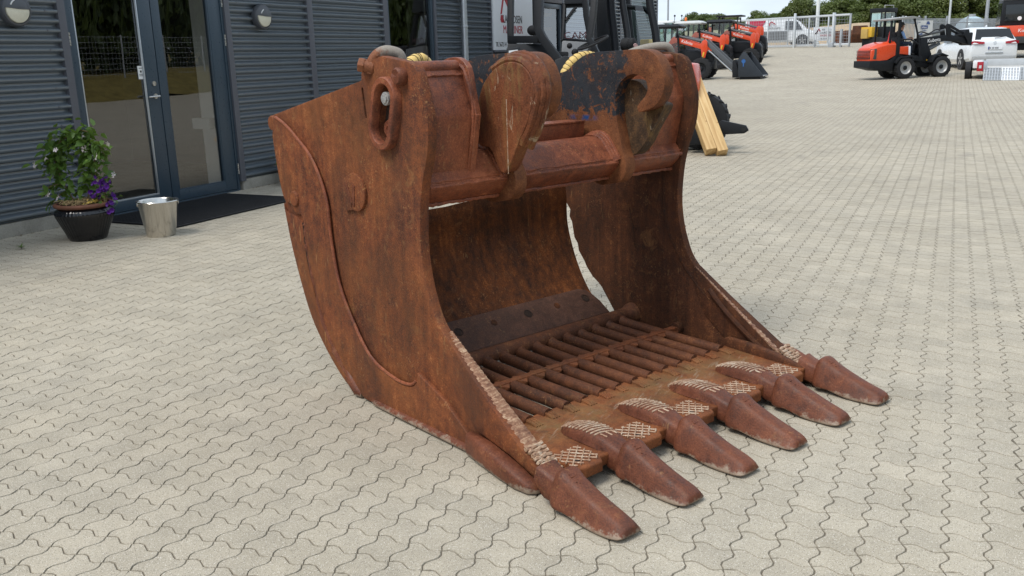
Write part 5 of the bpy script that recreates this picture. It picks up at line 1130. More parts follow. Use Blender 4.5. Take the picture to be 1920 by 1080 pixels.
lx([(.30, .50), (.30, .60), (1.2, .66), (1.75, .55), (1.75, .35), (.95, .40)], .38, .82, M_mblack, 'front_chassis', .02)
for y in (.0, .90): MB().prism([(1.05, .58), (1.20, .82), (1.50, .90), (1.78, .80), (1.74, .76), (1.5, .84), (1.24, .78), (1.10, .55)], y, y+.3, 1).build('front_fender', M_mblack, wl, .01)
AP = [(.80, 1.20), (.80, 1.44), (.98, 1.47), (1.45, 1.50), (2.0, 1.56), (2.35, 1.50), (2.72, 1.42), (2.86, 1.30), (2.88, 1.16), (2.70, 1.22), (2.40, 1.30), (1.95, 1.34), (1.40, 1.26), (1.0, 1.18)]
for y in (.40, .74):
    a_ = lx(AP, y, y+.06, M_mblack, 'lift_arm')
    if y == .40: text('Kubota', .19, M_dec, a_, frame((1.10, .396, 1.28), (1, 0, .10), (-.10, 0, 1)), xs=1.0, shear=.1); MB().b2((.98, .393, 1.24), (1.04, .398, 1.38)).build('decal', M_decy, a_)
    lx([(1.93, 1.45), (1.86, 1.90), (1.92, 1.96), (2.02, 1.90), (2.12, 1.50)], y-.005, y+.065, M_mblack, 'bell_crank'); lx([(1.88, 1.94), (1.92, 1.86), (2.62, 1.56), (2.66, 1.62), (1.98, 1.95)], y+.0, y+.055, M_mblack, 'link_rod')
lx([(2.60, 1.52), (2.66, 1.72), (2.80, 1.74), (2.86, 1.50), (2.92, 1.62), (2.98, 1.60), (2.96, 1.14), (2.84, 1.16), (2.74, 1.36)], .32, .88, M_mblack, 'quick_hitch')
MB().b2((2.84, .45, 1.42), (2.99, .62, 1.56)).build('hitch_plate', plain('hitch_tan', (.33, .28, .2), .6), wl, .01)
tubes(wl, 'crowd_cylinder', M_hyd, [([(.90, .60, 1.52), (1.92, .60, 1.72)], .05)]); tubes(wl, 'lift_cylinder', M_hyd, [([(1.08, .50, .95), (1.70, .50, 1.24)], .06), ([(1.08, .74, .95), (1.70, .74, 1.24)], .06)])
tubes(wl, 'hydraulic_hose', M_rubber, [(smooth_poly([(.78, .5, 1.2), (.72, .5, 1.55), (.85, .5, 1.68), (1.2, .5, 1.60)], 5), .022), (smooth_poly([(.62, .55, .9), (.70, .55, 1.25), (.84, .55, 1.35)], 5), .025), (smooth_poly([(1.2, .45, 1.62), (1.45, .42, 1.75), (1.62, .42, 1.72)], 5), .02)])
MB().prism([(1.08, .63), (1.14, .63), (1.11, .69)], .352, .357, 1).build('warning_decal', M_decy, wl)
# driver: one continuous skinned body
def person(root, label):
    P = thing('person', label, 'person', root[0], root[1])
    J = {'pel': (-.06, 0, 1.28, .135), 'wai': (-.05, 0, 1.42, .125), 'che': (-.02, 0, 1.60, .145), 'nk': (.02, 0, 1.755, .058), 'hd0': (.045, 0, 1.85, .082), 'hd1': (.055, 0, 1.93, .090), 'hd2': (.05, 0, 1.995, .066), 'nose': (.145, 0, 1.895, .016), 'chin': (.115, 0, 1.835, .035)}
    E = [('pel', 'wai'), ('wai', 'che'), ('che', 'nk'), ('nk', 'hd0'), ('hd0', 'hd1'), ('hd1', 'hd2'), ('hd1', 'nose'), ('hd0', 'chin')]
    for s, n in ((-1, 'r'), (1, 'l')):
        J.update({'hip'+n: (.0, s*.10, 1.27, .095), 'kn'+n: (.40, s*.14, 1.28, .068), 'an'+n: (.42, s*.13, .90, .045), 'toe'+n: (.58, s*.14, .865, .04),
                  'sh'+n: (-.02, s*.18, 1.67, .066), 'el'+n: (.06, s*.25, 1.42, .050), 'wr'+n: (.28, s*.17, 1.45, .034), 'pa'+n: (.35, s*.16, 1.45, .034)})
        E += [('pel', 'hip'+n), ('hip'+n, 'kn'+n), ('kn'+n, 'an'+n), ('an'+n, 'toe'+n), ('che', 'sh'+n), ('sh'+n, 'el'+n), ('el'+n, 'wr'+n), ('wr'+n, 'pa'+n)]
        for k in range(4):
            y = s*.16+(k-1.5)*.020
            J.update({'f%d%s' % (k, n): (.395, y, 1.465, .0105), 'g%d%s' % (k, n): (.43-.004*abs(k-1), y, 1.445, .009), 'h%d%s' % (k, n): (.435-.006*abs(k-1), y, 1.415, .008)})
            E += [('pa'+n, 'f%d%s' % (k, n)), ('f%d%s' % (k, n), 'g%d%s' % (k, n)), ('g%d%s' % (k, n), 'h%d%s' % (k, n))]
        J.update({'t0'+n: (.34, s*.12, 1.445, .011), 't1'+n: (.375, s*.105, 1.43, .009)}); E += [('pa'+n, 't0'+n), ('t0'+n, 't1'+n)]
    keys = list(J); me = bpy.data.meshes.new('body'); me.from_pydata([J[k][:3] for k in keys], [(keys.index(a), keys.index(b)) for a, b in E], [])
    o = bpy.data.objects.new('body', me); COL.objects.link(o)
    sk = o.modifiers.new('skin', 'SKIN'); sk.use_smooth_shade = True
    dat = me.skin_vertices[0].data if me.skin_vertices else None
    if dat is None:
        b = bmesh.new(); b.from_mesh(me); b.verts.layers.skin.verify(); b.to_mesh(me); b.free(); dat = me.skin_vertices[0].data
    for i, k in enumerate(keys): dat[i].radius = (J[k][3],)*2; dat[i].use_root = (k == 'pel')
    ss = o.modifiers.new('sub', 'SUBSURF'); ss.levels = ss.render_levels = 1
    dg = bpy.context.evaluated_depsgraph_get(); m2 = bpy.data.meshes.new_from_object(o.evaluated_get(dg)); bpy.data.objects.remove(o); bpy.data.meshes.remove(me)
    m2.name = 'body'; m2.materials.clear()
    for m in (plain('skin', (.46, .24, .16), .55, 0, .4, .08), plain('vest_dark', (.012, .013, .016), .8), plain('shirt_blue', (.22, .36, .60), .8), plain('jeans', (.022, .035, .06), .85), plain('shoe', (.02, .018, .016), .7)): m2.materials.append(m)
    for f in m2.polygons:
        c = f.center; k = 0
        if c.z < .93 and c.x > .3 and abs(c.y) < .3: k = 4
        elif c.z < 1.36 and abs(c.y) < .27 and not (c.x > .27 and c.z > 1.39): k = 3
        elif c.z < 1.77 and abs(c.y) < .15+.02 and c.x < .2: k = 1
        elif c.z < 1.74 and (c.x < .12): k = 2
        f.material_index = k
    shade(m2, 180); b_ = bpy.data.objects.new('body', m2); COL.objects.link(b_); b_.parent = P
    MB().lathe([(.102, 1.945), (.106, 1.975), (.085, 2.03), (.04, 2.055), (.003, 2.06)], (.05, 0, 0), 2, 18).prism([(.12, 1.95), (.23, 1.935), (.23, 1.945), (.12, 1.965)], -.07, .07, 1).build('cap', M_black, P)
    MB().lathe([(.09, 1.86), (.102, 1.90), (.102, 1.95)], (.035, 0, 0), 2, 16, 1.2, 5.1).build('hair', plain('hair_dark', (.04, .03, .022), .7), P)
    for s in (-1, 1):
        MB().sphere((.125, s*.032, 1.915), .011, 5).build('eye', M_black, P); MB().sphere((.04, s*.097, 1.90), .026, 6, (.7, .4, 1.1)).build('ear', m2.materials[0], P)
    MB().b2((.126, -.025, 1.858), (.134, .025, 1.864)).build('mouth', plain('lip', (.30, .10, .08), .5), P)
    return P
Mw = Matrix.Translation(LR) @ Matrix.Rotation(LRZ, 4, 'Z')
person((Mw @ Vector((.06, .60, 0)), LRZ), 'driver in dark cap vest and light blue shirt seated on the orange wheel loader')
# ---------------------------------------------------------------- cars
M_wht = plain('car_white', (.74, .76, .77), .22, 0, .5, .02, 2, coat=.5); M_cgl = plain('car_glass', (.012, .015, .017), .06, 0, .6, .1)
M_tan = plain('dark_plastic', (.02, .02, .022), .6)
def car(name, label, root, rz, S, wins, w_r, wx, hw_, extra=None):
    c = thing(name, label, 'car' if name != 'van' else 'van', root, rz)
    rings = []
    for x, w, zb, zbelt, ztop, rw in S:
        r = [(x, -w*.92, zb), (x, -w, zb+.12), (x, -w*1.0, zb+(zbelt-zb)*.55), (x, -w*.965, zbelt), (x, -(w*.965*.35+rw*.65) if ztop > zbelt+.2 else -rw*1.02, zbelt+(ztop-zbelt)*.62), (x, -rw*.94, ztop-.03*(ztop > zbelt+.1)), (x, -rw*.6, ztop)]
        rings.append(r+[(p[0], -p[1], p[2]) for p in r[::-1]])
    MB().loft(rings).build('body', M_wht, c, ang=32)
    for nm, q, m in wins: MB().loft([q, [(p[0], p[1]*.985, p[2]-.004) for p in q]]).build(nm, m, c, smooth=False)
    for x in wx:
        for s in (-1, 1):
            MB().lathe([(.01, -.13), (w_r+.07, -.12), (w_r+.07, .125), (.01, .13)], (x, s*(hw_-.12), w_r), 1, 28).build('wheel_arch', M_tan, c)
            w = wheel(c, (x, s*(hw_-.115), w_r), w_r, .26, w_r*.70, None, 0, 32)
            sp_ = MB()
            for k in range(5):
                a = k*2*PI/5; sp_.b2((-.03, -.135, .05), (.03, .135, w_r*.68)); n = len(sp_.v)
                sp_.v[n-8:] = [(v[0]*math.cos(a)-v[2]*math.sin(a), v[1], v[0]*math.sin(a)+v[2]*math.cos(a)) for v in sp_.v[n-8:]]
            sp_.build('spokes', M_grey, w)
    return c
SV = gz_(1822, 128, 38.4); SZ = R_(108)
suvS = [(-2.43, .80, .52, .96, 1.0, .78), (-2.40, .90, .40, 1.0, 1.10, .80), (-2.30, .955, .30, 1.06, 1.24, .80), (-2.02, .985, .27, 1.08, 1.58, .70), (-1.75, .99, .26, 1.08, 1.655, .68), (-.6, .99, .25, 1.06, 1.70, .68), (.2, .985, .25, 1.03, 1.68, .67), (.75, .985, .25, 1.02, 1.55, .67), (1.35, .98, .26, 1.01, 1.12, .74), (2.0, .96, .28, .98, 1.03, .74), (2.32, .90, .34, .86, .90, .70), (2.42, .78, .45, .72, .75, .6)]
sw = [('rear_window', [(-2.345, -.78, 1.17), (-2.345, .78, 1.17), (-2.05, .66, 1.60), (-2.05, -.66, 1.60)], M_cgl),
      ('side_window', [(-1.72, 1.0, 1.12), (-.3, 1.0, 1.10), (-.3, .80, 1.60), (-1.5, .80, 1.60)], M_cgl), ('side_window', [(-.22, 1.0, 1.10), (1.0, .99, 1.07), (.55, .80, 1.56), (-.22, .80, 1.60)], M_cgl),
      ('side_window', [(-1.72, -1.0, 1.12), (-.3, -1.0, 1.10), (-.3, -.80, 1.60), (-1.5, -.80, 1.60)], M_cgl)]
suv = car('parked_car', 'white estate style car seen from behind with trailer and red tail lamps', SV, SZ, suvS, sw, .37, (-1.42, 1.46), .99)
suv.scale = (.95,)*3
for s in (-1, 1): MB().loft([[(-2.475, s*.42, .99), (-2.475, s*.80, .98), (-2.36, s*.975, .99), (-2.34, s*.975, 1.09), (-2.43, s*.80, 1.12), (-2.45, s*.42, 1.07)], [(-2.40, s*.42, 1.0), (-2.40, s*.80, .99), (-2.2, s*.95, 1.0), (-2.2, s*.95, 1.09), (-2.3, s*.80, 1.11), (-2.3, s*.42, 1.06)]]).build('tail_lamp', M_redl, suv, .006)
npl = MB().b2((-2.455, -.30, .76), (-2.43, .26, .88)).build('number_plate', M_signw, suv); text('EK 80 808', .115, M_blk, npl, frame((-2.457, .23, .78), (0, -1, 0), (0, 0, 1)), xs=.78)
MB().b2((-2.457, .21, .762), (-2.4545, .26, .878)).build('plate_band', plain('plate_blue', (.02, .06, .3), .4), npl)
MB().b2((-2.45, -.85, .32), (-2.38, .85, .50)).build('rear_bumper', plain('bumper_grey', (.40, .41, .41), .4), suv, .03); MB().b2((-2.46, -.35, .60), (-2.44, .35, .64)).build('tow_trim', M_zinc, suv)
MB().lathe([(.03, -2.452), (.05, -2.455), (.05, -2.44)], (0, 0, 1.03), 0, 18).build('badge', M_zinc, suv) if False else MB().tube([(-2.44, .05*math.cos(a), 1.03+.05*math.sin(a)) for a in np.linspace(0, 6.28, 18)[:-1]], .008, 5, closed=True).build('badge', M_zinc, suv)
MB().tube([(-2.36, .0, 1.22), (-2.34, -.45, 1.28)], .012, 6).build('rear_wiper', M_rubber, suv); MB().prism([(-1.3, 1.70), (-1.1, 1.70), (-1.28, 1.77)], -.02, .02, 1).build('roof_aerial', M_wht, suv)
# trailer with its ramp down
TRo = Vector((.86, 35.7, zg(35.7))); TZ = R_(88)
tr = thing('flatbed_trailer', 'silver triple axle flatbed trailer with perforated loading ramp lowered', 'trailer', TRo, TZ)
t = NT('ramp_plate'); p = t.objc(); q = t.xyz(p)
M_alu = plain('trailer_aluminium', (.52, .54, .55), .45, .4, .5, .08, 5)
rmp = MB()                                       # each ramp a perforated sheet of bars
DZ = .39
for k in range(4):
    y0, y1 = -.02-k*.56, -.54-k*.56
    r = MB()
    for i in range(9): a = i/8; r.box((a*1.05, (y0+y1)/2, .02+a*(DZ-.02)), (.035, abs(y1-y0), .03), (0, -math.atan2(DZ, 1.05), 0))
    for j in range(7): y = y0+(y1-y0)*j/6; r.box((.525, y, .02+.5*(DZ-.02)), (1.145, .022, .03), (0, -math.atan2(DZ, 1.05), 0))
    r.build('ramp', M_signw if k % 2 else M_alu, tr, smooth=False)
    MB().box((.525, (y0+y1)/2, .005+.5*(DZ-.02)), (1.13, abs(y1-y0)-.02, .008), (0, -math.atan2(DZ, 1.05), 0)).build('ramp_shade_sheet', plain('ramp_shade', (.16, .165, .17), .6), tr)  # dark sheet behind the bars stands for shade in the openings
MB().b2((1.1, -2.26, DZ-.05), (5.2, .0, DZ)).build('deck', plain('deck_ply', (.50, .49, .46), .6, 0, .3, .1), tr, .01)
MB().b2((1.1, .0, DZ-.10), (5.2, .05, DZ+.12)).build('side_rail', M_alu, tr, .01); MB().b2((1.1, -2.31, DZ-.10), (5.2, -2.26, DZ+.12)).build('side_rail', M_alu, tr, .01); MB().b2((5.15, -2.26, DZ), (5.2, 0, DZ+.26)).build('front_board', M_alu, tr, .01)
MB().b2((.95, .05, .40), (3.4, .36, .66)).build('mudguard', M_wht, tr, .03)
for x in (1.35, 1.95, 2.55): wheel(tr, (x, .50, .31), .31, .2, .19, None, 0, 24); wheel(tr, (x, -2.5, .30), .30, .2, .19, None, 0, 24)
tl = MB().b2((.86, .02, .30), (.96, .22, .62)).build('tail_lamp', M_redl, tr, .01); MB().b2((.85, .08, .40), (.862, .16, .5)).build('lens', M_lampc, tl)
MB().b2((.90, -.1, .28), (1.0, .06, .66)).build('ramp_hinge', M_zinc, tr, .01)
# orange excavator at the right edge
XO = gz_(1910, 108, 43); xv = thing('excavator', 'orange and black crawler excavator seen from behind at the right edge', 'excavator', XO, R_(95))
for s in (-1, 1):
    MB().prism(smooth_poly([(-1.2, .0), (-1.45, .22), (-1.2, .5), (1.2, .5), (1.45, .22), (1.2, .0)], 3, True), s*.95-.22, s*.95+.22, 1).build('track', M_rubber, xv, .02)
MB().b2((-.9, -.7, .3), (.9, .7, .62)).build('undercarriage', M_mblack, xv, .03)
MB().loft([[(-1.35+abs(y)*.18, y, .62) for y in np.linspace(-1.15, 1.15, 9)]+[(1.0, 1.15, .62), (1.0, -1.15, .62)], [(-1.42+abs(y)*.2, y, .92) for y in np.linspace(-1.15, 1.15, 9)]+[(1.0, 1.15, .92), (1.0, -1.15, .92)]]).build('counterweight', plain('weight_dark', (.05, .052, .056), .5), xv, .02)
hd2 = MB().loft([[(-1.38+abs(y)*.2, y, .92) for y in np.linspace(-1.15, 1.15, 9)]+[(.2, 1.15, .92), (.2, -1.15, .92)], [(-1.34+abs(y)*.2, y, 1.42) for y in np.linspace(-1.12, 1.12, 9)]+[(.2, 1.12, 1.42), (.2, -1.12, 1.42)]]).build('engine_hood', M_or, xv, .03)
text('Kubota', .22, M_dec, hd2, frame((-1.375, .35, 1.12), (0, -1, 0), (0, 0, 1)), shear=.1)
MB().b2((-1.30, .72, 1.25), (-1.16, .98, 1.38)).build('side_lamp', M_amb, xv, .01)
MB().loft([[(-.95, -.55, 1.42), (-.95, 1.05, 1.42), (.75, 1.05, 1.42), (.75, -.55, 1.42)], [(-.98, -.52, 2.55), (-.98, 1.02, 2.55), (.6, 1.02, 2.55), (.6, -.52, 2.55)]]).build('cab', M_mblack, xv, .05)
rw_ = MB().b2((-1.0, -.38, 1.62), (-.965, .88, 2.36)).build('rear_window', M_cgl, xv, .01); MB().b2((-1.005, -.30, 1.66), (-1.0, -.12, 1.78)).build('decal', M_decy, rw_); MB().lathe([(.01, 0), (.09, .003), (.07, .006)], (0, 0, 0), 0, 14).build('round_decal', M_dec, rw_).location = (-1.008, .28, 1.74)
MB().add([(-.9, 1.062, 1.5), (.6, 1.062, 1.5), (.5, 1.04, 2.45), (-.88, 1.04, 2.45)], [(0, 1, 2, 3)]).build('side_window', M_cgl, xv, smooth=False)
MB().b2((-1.0, -.50, 2.55), (.6, 1.0, 2.63)).build('cab_roof', M_hyd, xv, .02); MB().lathe([(.08, 2.63), (.09, 2.7), (.075, 2.79), (.02, 2.83)], (-.5, .6, 0), 2, 12).build('beacon', M_amb, xv)
MB().prism([(.7, .9), (.5, 2.6), (.8, 2.95), (1.1, 2.85), (1.5, .9)], .6, .85, 1).build('boom', M_or, xv, .03)
# black cabbed digger with yellow weight standing behind the loader
DG = gz_(1650, 84, 58); DGS = .78; dg_ = thing('excavator', 'black cabbed digger with yellow rear weight half hidden behind the wheel loader', 'excavator', DG, R_(60))
dg_.scale = (DGS,)*3
MB().b2((-1.2, -.9, .0), (1.2, .9, .7)).build('undercarriage', M_rubber, dg_, .05); MB().b2((-1.4, -.1, .7), (-.6, .9, 1.5)).build('counterweight', M_yel, dg_, .04)
MB().b2((-1.55, .2, .6), (-1.1, .8, 1.35)).build('rear_block', plain('weight_tan', (.45, .30, .08), .6), dg_, .03)
tubes(dg_, 'cab_post', M_mblack, [([(x, y, .7), (x, y, 2.65)], .05) for x in (-.6, .8) for y in (-.7, .6)], True); MB().b2((-.7, -.8, 2.6), (.9, .7, 2.95)).build('cab_roof', M_mblack, dg_, .04)
MB().b2((-.62, -.72, .7), (.82, .62, 1.5)).build('cab_body', M_mblack, dg_, .02); MB().b2((-.6, -.70, 1.5), (.8, .60, 2.6)).build('cab_glass', M_tglass, dg_); MB().tube([(-.6, -.6, 2.95), (-.6, -.6, 3.15), (.6, -.6, 3.15), (.6, -.6, 2.95)], .035, 6).build('roof_rail', M_grey, dg_)
# ---------------------------------------------------------------- gate, fence, van, signs, poles
M_galv = plain('galvanised_steel', (.62, .64, .65), .45, .5, .5, .06, 3); M_galvd = plain('galvanised_dull', (.36, .38, .40), .5, .3, .5, .1, 3)
G0, G1 = Vector((-6.35, 63.8, 0)), Vector((-14.6, 67.6, 0)); gd_ = (G1-G0).normalized(); gl_ = (G1-G0).length; gzb = 1.47
gt = thing('sliding_gate', 'long galvanised sliding yard gate with mesh infill', 'gate', (G0.x, G0.y, gzb), math.atan2(gd_.y, gd_.x))
MB().b2((0, -.06, .08), (gl_, .06, .22)).build('bottom_rail', M_galv, gt, .01); MB().b2((0, -.05, 1.93), (gl_, .05, 2.05)).build('top_rail', M_galv, gt, .01); MB().b2((-.06, -.05, .0), (.06, .05, 2.05)).build('end_post', M_galvd, gt, .01)
for x in (1.55, 3.0, 4.6, 6.2, 7.8): MB().b2((x-.035, -.045, .22), (x+.035, .045, 1.93)).build('upright', M_galv, gt, .005)
mb = MB()
for k in range(int(gl_/.2)): mb.cyl((k*.2, 0, .22), (k*.2, 0, 1.93), .006, 5)
for k in range(9): mb.cyl((0, 0, .3+k*.2), (gl_, 0, .3+k*.2), .007, 5)
o = mb.build('mesh_wire', M_galvd, gt, smooth=False); o['kind'] = 'stuff'
mb = MB()
for k in range(30): mb.cyl((2.2+k*.13, .3, .15), (2.2+k*.13, .3, 1.95), .014, 6)
o = mb.build('gate_bar', M_galvd, gt, smooth=False); o['kind'] = 'stuff'
MB().b2((1.1, -.10, -.1), (1.24, .10, 2.15)).build('guide_post', M_galv, gt, .01); MB().b2((1.05, -.2, -.05), (1.4, .2, .28)).build('roller_box', M_galvd, gt, .02); MB().b2((.52, -.08, -.1), (.66, .08, 1.1)).build('catch_post', M_galvd, gt, .01); MB().b2((3.85, .2, -.1), (3.97, .32, 2.25)).build('guide_post', M_galv, gt, .01)
def pole(name, label, p, r, h, m, grp=None):
    o = thing(name, label, 'pole', p, 0, grp); MB().cyl((0, 0, -.1), (0, 0, h), r, 12, r*.75).build('shaft', m, o); MB().lathe([(r*1.6, -.05), (r*1.6, .25), (r*1.1, .32)], (0, 0, 0), 2, 12).build('foot', m, o); return o
pole('lamp_post', 'thick white pole rising behind the sliding gate', gz_(1530, 88, 61), .125, 9, plain('pole_white', (.70, .72, .70), .5), None)
pole('lamp_post', 'thin grey pole rising above the parked machines near the building', gz_(1252, 60, 64), .07, 9, M_galvd)
pole('lamp_post', 'thin pale pole beside the white banner on the fence', gz_(1776, 80, 60), .07, 9, M_galv); pole('lamp_post', 'grey pole left of the orange excavator at the right', gz_(1845, 80, 64), .12, 9, M_galvd)
vS = [(-2.45, .86, .45, 1.0, 1.55, .80), (-2.42, .94, .30, 1.1, 1.88, .80), (-1.5, .96, .26, 1.1, 1.95, .82), (.9, .96, .26, 1.1, 1.92, .80), (1.35, .96, .26, 1.1, 1.68, .78), (1.9, .95, .27, 1.02, 1.16, .80), (2.35, .92, .30, .90, .98, .78), (2.48, .80, .38, .75, .80, .7)]
VO = gz_(1462, 85, 66); VO.z = zg(VO.y); vw = [('side_window', [(.35, -.97, 1.15), (1.55, -.97, 1.12), (1.15, -.84, 1.70), (.35, -.84, 1.74)], M_cgl), ('windscreen', [(1.42, -.76, 1.68), (1.95, -.80, 1.15), (1.95, .80, 1.15), (1.42, .76, 1.68)], M_cgl)]
van = car('van', 'white company van with red and grey lettered side behind the gate', VO, R_(8), vS, vw, .36, (-1.5, 1.55), .96); van['category'] = 'van'
def vd(poly, m): MB().prism(poly, -.985, -.972, 1).build('livery', m, van, smooth=False)
vd([(-2.3, .42), (.55, .42), (.55, 1.05), (-2.3, 1.05)], plain('van_grey', (.13, .135, .14), .4)); 
vl = MB().loft([[(-2.3, -.965, 1.2), (-1.35, -.965, 1.2), (-1.0, -.885, 1.82), (-2.3, -.885, 1.82)], [(-2.3, -.955, 1.2), (-1.35, -.955, 1.2), (-1.0, -.87, 1.82), (-2.3, -.87, 1.82)]]).build('livery', plain('van_red', (.42, .015, .05), .35), van)
text('LAURIDSEN', .22, M_blk, van, frame((-.85, -.975, 1.2), (1, 0, 0), (0, .12, 1)), xs=.75)
MB().prism([(-.9, 1.4), (-.78, 1.4), (-.62, 1.66), (-.35, 1.5), (-.3, 1.54), (-.6, 1.76), (-.72, 1.7)], -.962, -.945, 1).build('logo', M_red, van)
# company board by the gate
gs = thing('company_sign', 'white board with red logo and LAURIDSEN MASKINER lettering on posts by the gate', 'sign', gz_(1538, 88, 59.5)+Vector((0, .6, 0)), R_(26))
MB().b2((-.62, -.02, .42), (.66, .02, 1.30)).build('board', M_signw, gs, .01); MB().b2((.42, -.05, 0), (.56, .05, .5)).build('post', M_signw, gs); MB().b2((-.5, -.05, 0), (-.42, .05, .5)).build('post', M_galvd, gs)
fgs = lambda x, z: frame((x, -.025, z), (1, 0, 0), (0, 0, 1))
text('KB', .17, M_blk, gs, fgs(-.02, 1.08), xs=.8); text('LAURIDSEN', .19, M_blk, gs, fgs(-.14, .88), xs=.72); text('MASKINER', .19, M_red, gs, fgs(-.14, .70), xs=.82); text('56 72 14', .12, M_blk, gs, fgs(-.12, .52))
MB().prism([(-.50, .86), (-.36, .86), (-.34, 1.0), (-.24, 1.24), (-.12, 1.05), (-.18, 1.02), (-.26, 1.12), (-.38, .98), (-.46, .94)], -.03, -.022, 1).build('logo', M_red, gs)
# palisade fence with the banner
FA, FB = PX(1694, 62, 57), PX(1925, 55, 66); FA.z = zg(FA.y); FB.z = zg(FB.y); fd = FB-FA; fl_ = Vector((fd.x, fd.y, 0)).length
fe = thing('palisade_fence', 'grey steel palisade fence behind the white car', 'fence', FA, math.atan2(fd.y, fd.x)); fz_ = -.3
mb = MB()
for k in range(int(fl_/.15)): mb.b2((k*.15, -.012, fz_), (k*.15+.06, .012, fz_+1.95))
o = mb.build('pale', M_galvd, fe, smooth=False); o['kind'] = 'stuff'
for z in (.35, 1.65): MB().b2((0, .012, fz_+z), (fl_, .06, fz_+z+.06)).build('rail', M_galvd, fe)
for k in range(int(fl_/2.6)+1): MB().b2((k*2.6-.05, .06, fz_), (k*2.6+.05, .16, fz_+2.1)).build('post', M_galvd, fe)
Fc = Vector((fd.x, fd.y, 0)).normalized()
bn = thing('banner', 'white printed banner with blue lettering hung on the grey fence', 'banner', PX(1731, 57, 56.6), math.atan2(Fc.y, Fc.x))
rows = [[(x, -.03-.03*math.sin(x*2.6+z*2)*math.cos(z*3), z) for x in np.linspace(-.98, 1.0, 13)] for z in np.linspace(-.56, .60, 7)]
V = [p for r in rows for p in r]; F = [(j*13+i, j*13+i+1, (j+1)*13+i+1, (j+1)*13+i) for j in range(6) for i in range(12)]
V2 = [(x, y+.004, z) for x, y, z in V]; MB().add(V+V2, F+[tuple(k+len(V) for k in f[::-1]) for f in F]).build('cloth', plain('banner_cloth', (.66, .66, .63), .6, 0, .3, .05), bn, ang=80)
M_bblue = plain('banner_blue', (.03, .07, .22), .5); fbn = lambda x, z: frame((x, -.075, z), (1, 0, 0), (0, 0, 1))
text('3', .24, M_bblue, bn, fbn(-.90, .36)); text('TEKNIK', .07, M_bblue, bn, fbn(-.74, .46))
MB().b2((-.36, -.072, .10), (.38, -.066, .30)).build('print_bar', M_bblue, bn, smooth=False); text('Bo Willumsen', .13, M_dec, bn, fbn(-.33, .14), xs=.78); text('Trailere', .16, M_bblue, bn, fbn(-.32, -.06), xs=1.1)
MB().prism([(.2, .36), (.62, .36), (.5, .54), (.3, .54)], -.072, -.066, 1).build('print_truck', M_bblue, bn, smooth=False); MB().prism([(-.6, -.38), (-.1, -.30), (-.2, -.14), (-.5, -.22)], -.072, -.066, 1).build('print_truck', M_bblue, bn, smooth=False)
tk = thing('storage_tank', 'pale blue grey rounded tank standing behind the palisade fence', 'tank', PX(1818, 80, 72))
tk.location.z = zg(tk.location.y)
MB().sphere((0, 0, .65), 1.0, 12, (1.25, 1.0, 1.15)).build('tank_shell', plain('tank_pale', (.42, .53, .58), .3, .2, .5, .06, 2), tk, ang=180)
MB().b2((-1.0, -.7, -.1), (-.7, .7, .3)).b2((.7, -.7, -.1), (1.0, .7, .3)).build('cradle', M_galvd, tk); MB().cyl((0, 0, 1.7), (0, 0, 1.95), .25, 14).build('hatch', M_galvd, tk)
# heaps of rusty attachments and a bank of light soil beyond the gate
for i, (u, v, d, w, h) in enumerate(((1578, 80, 74, 1.3, 1.0), (1597, 82, 73, 1.1, 1.0), (1612, 82, 71, 1.3, 1.3), (1627, 80, 75, 1.2, 1.0))):
    r = thing('scrap_bucket', ['brown rusty digger scoop lying leftmost beyond the gate', 'brown rusty digger scoop second beyond the gate end', 'tall dark rusty scoop standing beyond the gate end', 'rusty scoop beside the black digger beyond the gate'][i], 'bucket', gz_(u, v, d), .5+i*.5, 'rusty scoops beyond the gate')
    q = [(-.5*w, 0), (-.6*w, .5*h), (-.3*w, h), (.05*w, .95*h), (.12*w, .9*h), (-.25*w, .85*h), (-.42*w, .5*h), (-.35*w, .12*h), (.6*w, .1*h), (.6*w, 0)]
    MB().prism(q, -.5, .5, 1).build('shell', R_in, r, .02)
    for y in (-.53, .5): MB().prism([(-.5*w, 0), (-.6*w, .5*h), (-.3*w, h), (.05*w, .95*h), (.6*w, .1*h), (.6*w, 0)], y, y+.03, 1).build('side', R_body, r, .01)
    for k in range(4): MB().b2((.6*w, -.45+k*.25, 0), (.75*w, -.36+k*.25, .1)).build('tooth', R_cast, r)
bk2 = MB(); n = 40
ring = []
for i in range(n): x = -26+24*i/(n-1); y = 84+2*math.sin(x*.3); h = zg(84)+1.5+.35*mnoise.noise(Vector((x*.2, 0, 0))); ring.append([(x, y-2.5, zg(y)-.2), (x, y-1.2, h-.3), (x, y, h), (x, y+4, h-.2), (x, y+5, zg(y)-.3)])
V = [p for r in ring for p in r]; F = [(i*5+j, i*5+j+1, i*5+j+6, i*5+j+5) for i in range(n-1) for j in range(4)]
tag(bk2.add(V, F).build('soil_bank', plain('light_soil', (.40, .31, .21), .95, 0, .1, .25, .8, .5, 8), ang=60), kind='structure')
dt = thing('red_trailer', 'dusty red low trailer parked behind the gate sign', 'trailer', gz_(1505, 84, 72), .4)
MB().b2((-1.6, -.8, .45), (1.6, .8, .85)).build('bed', plain('faded_red', (.36, .12, .09), .7), dt, .03); MB().sphere((-.6, 0, 1.0), .45, 8, (1.2, 1, .8)).build('load', plain('faded_red', (.36, .12, .09), .7), dt)
for x in (-.6, .6): wheel(dt, (x, -.7, .35), .35, .2, .2, None, 0, 20); wheel(dt, (x, .7, .35), .35, .2, .2, None, 0, 20)

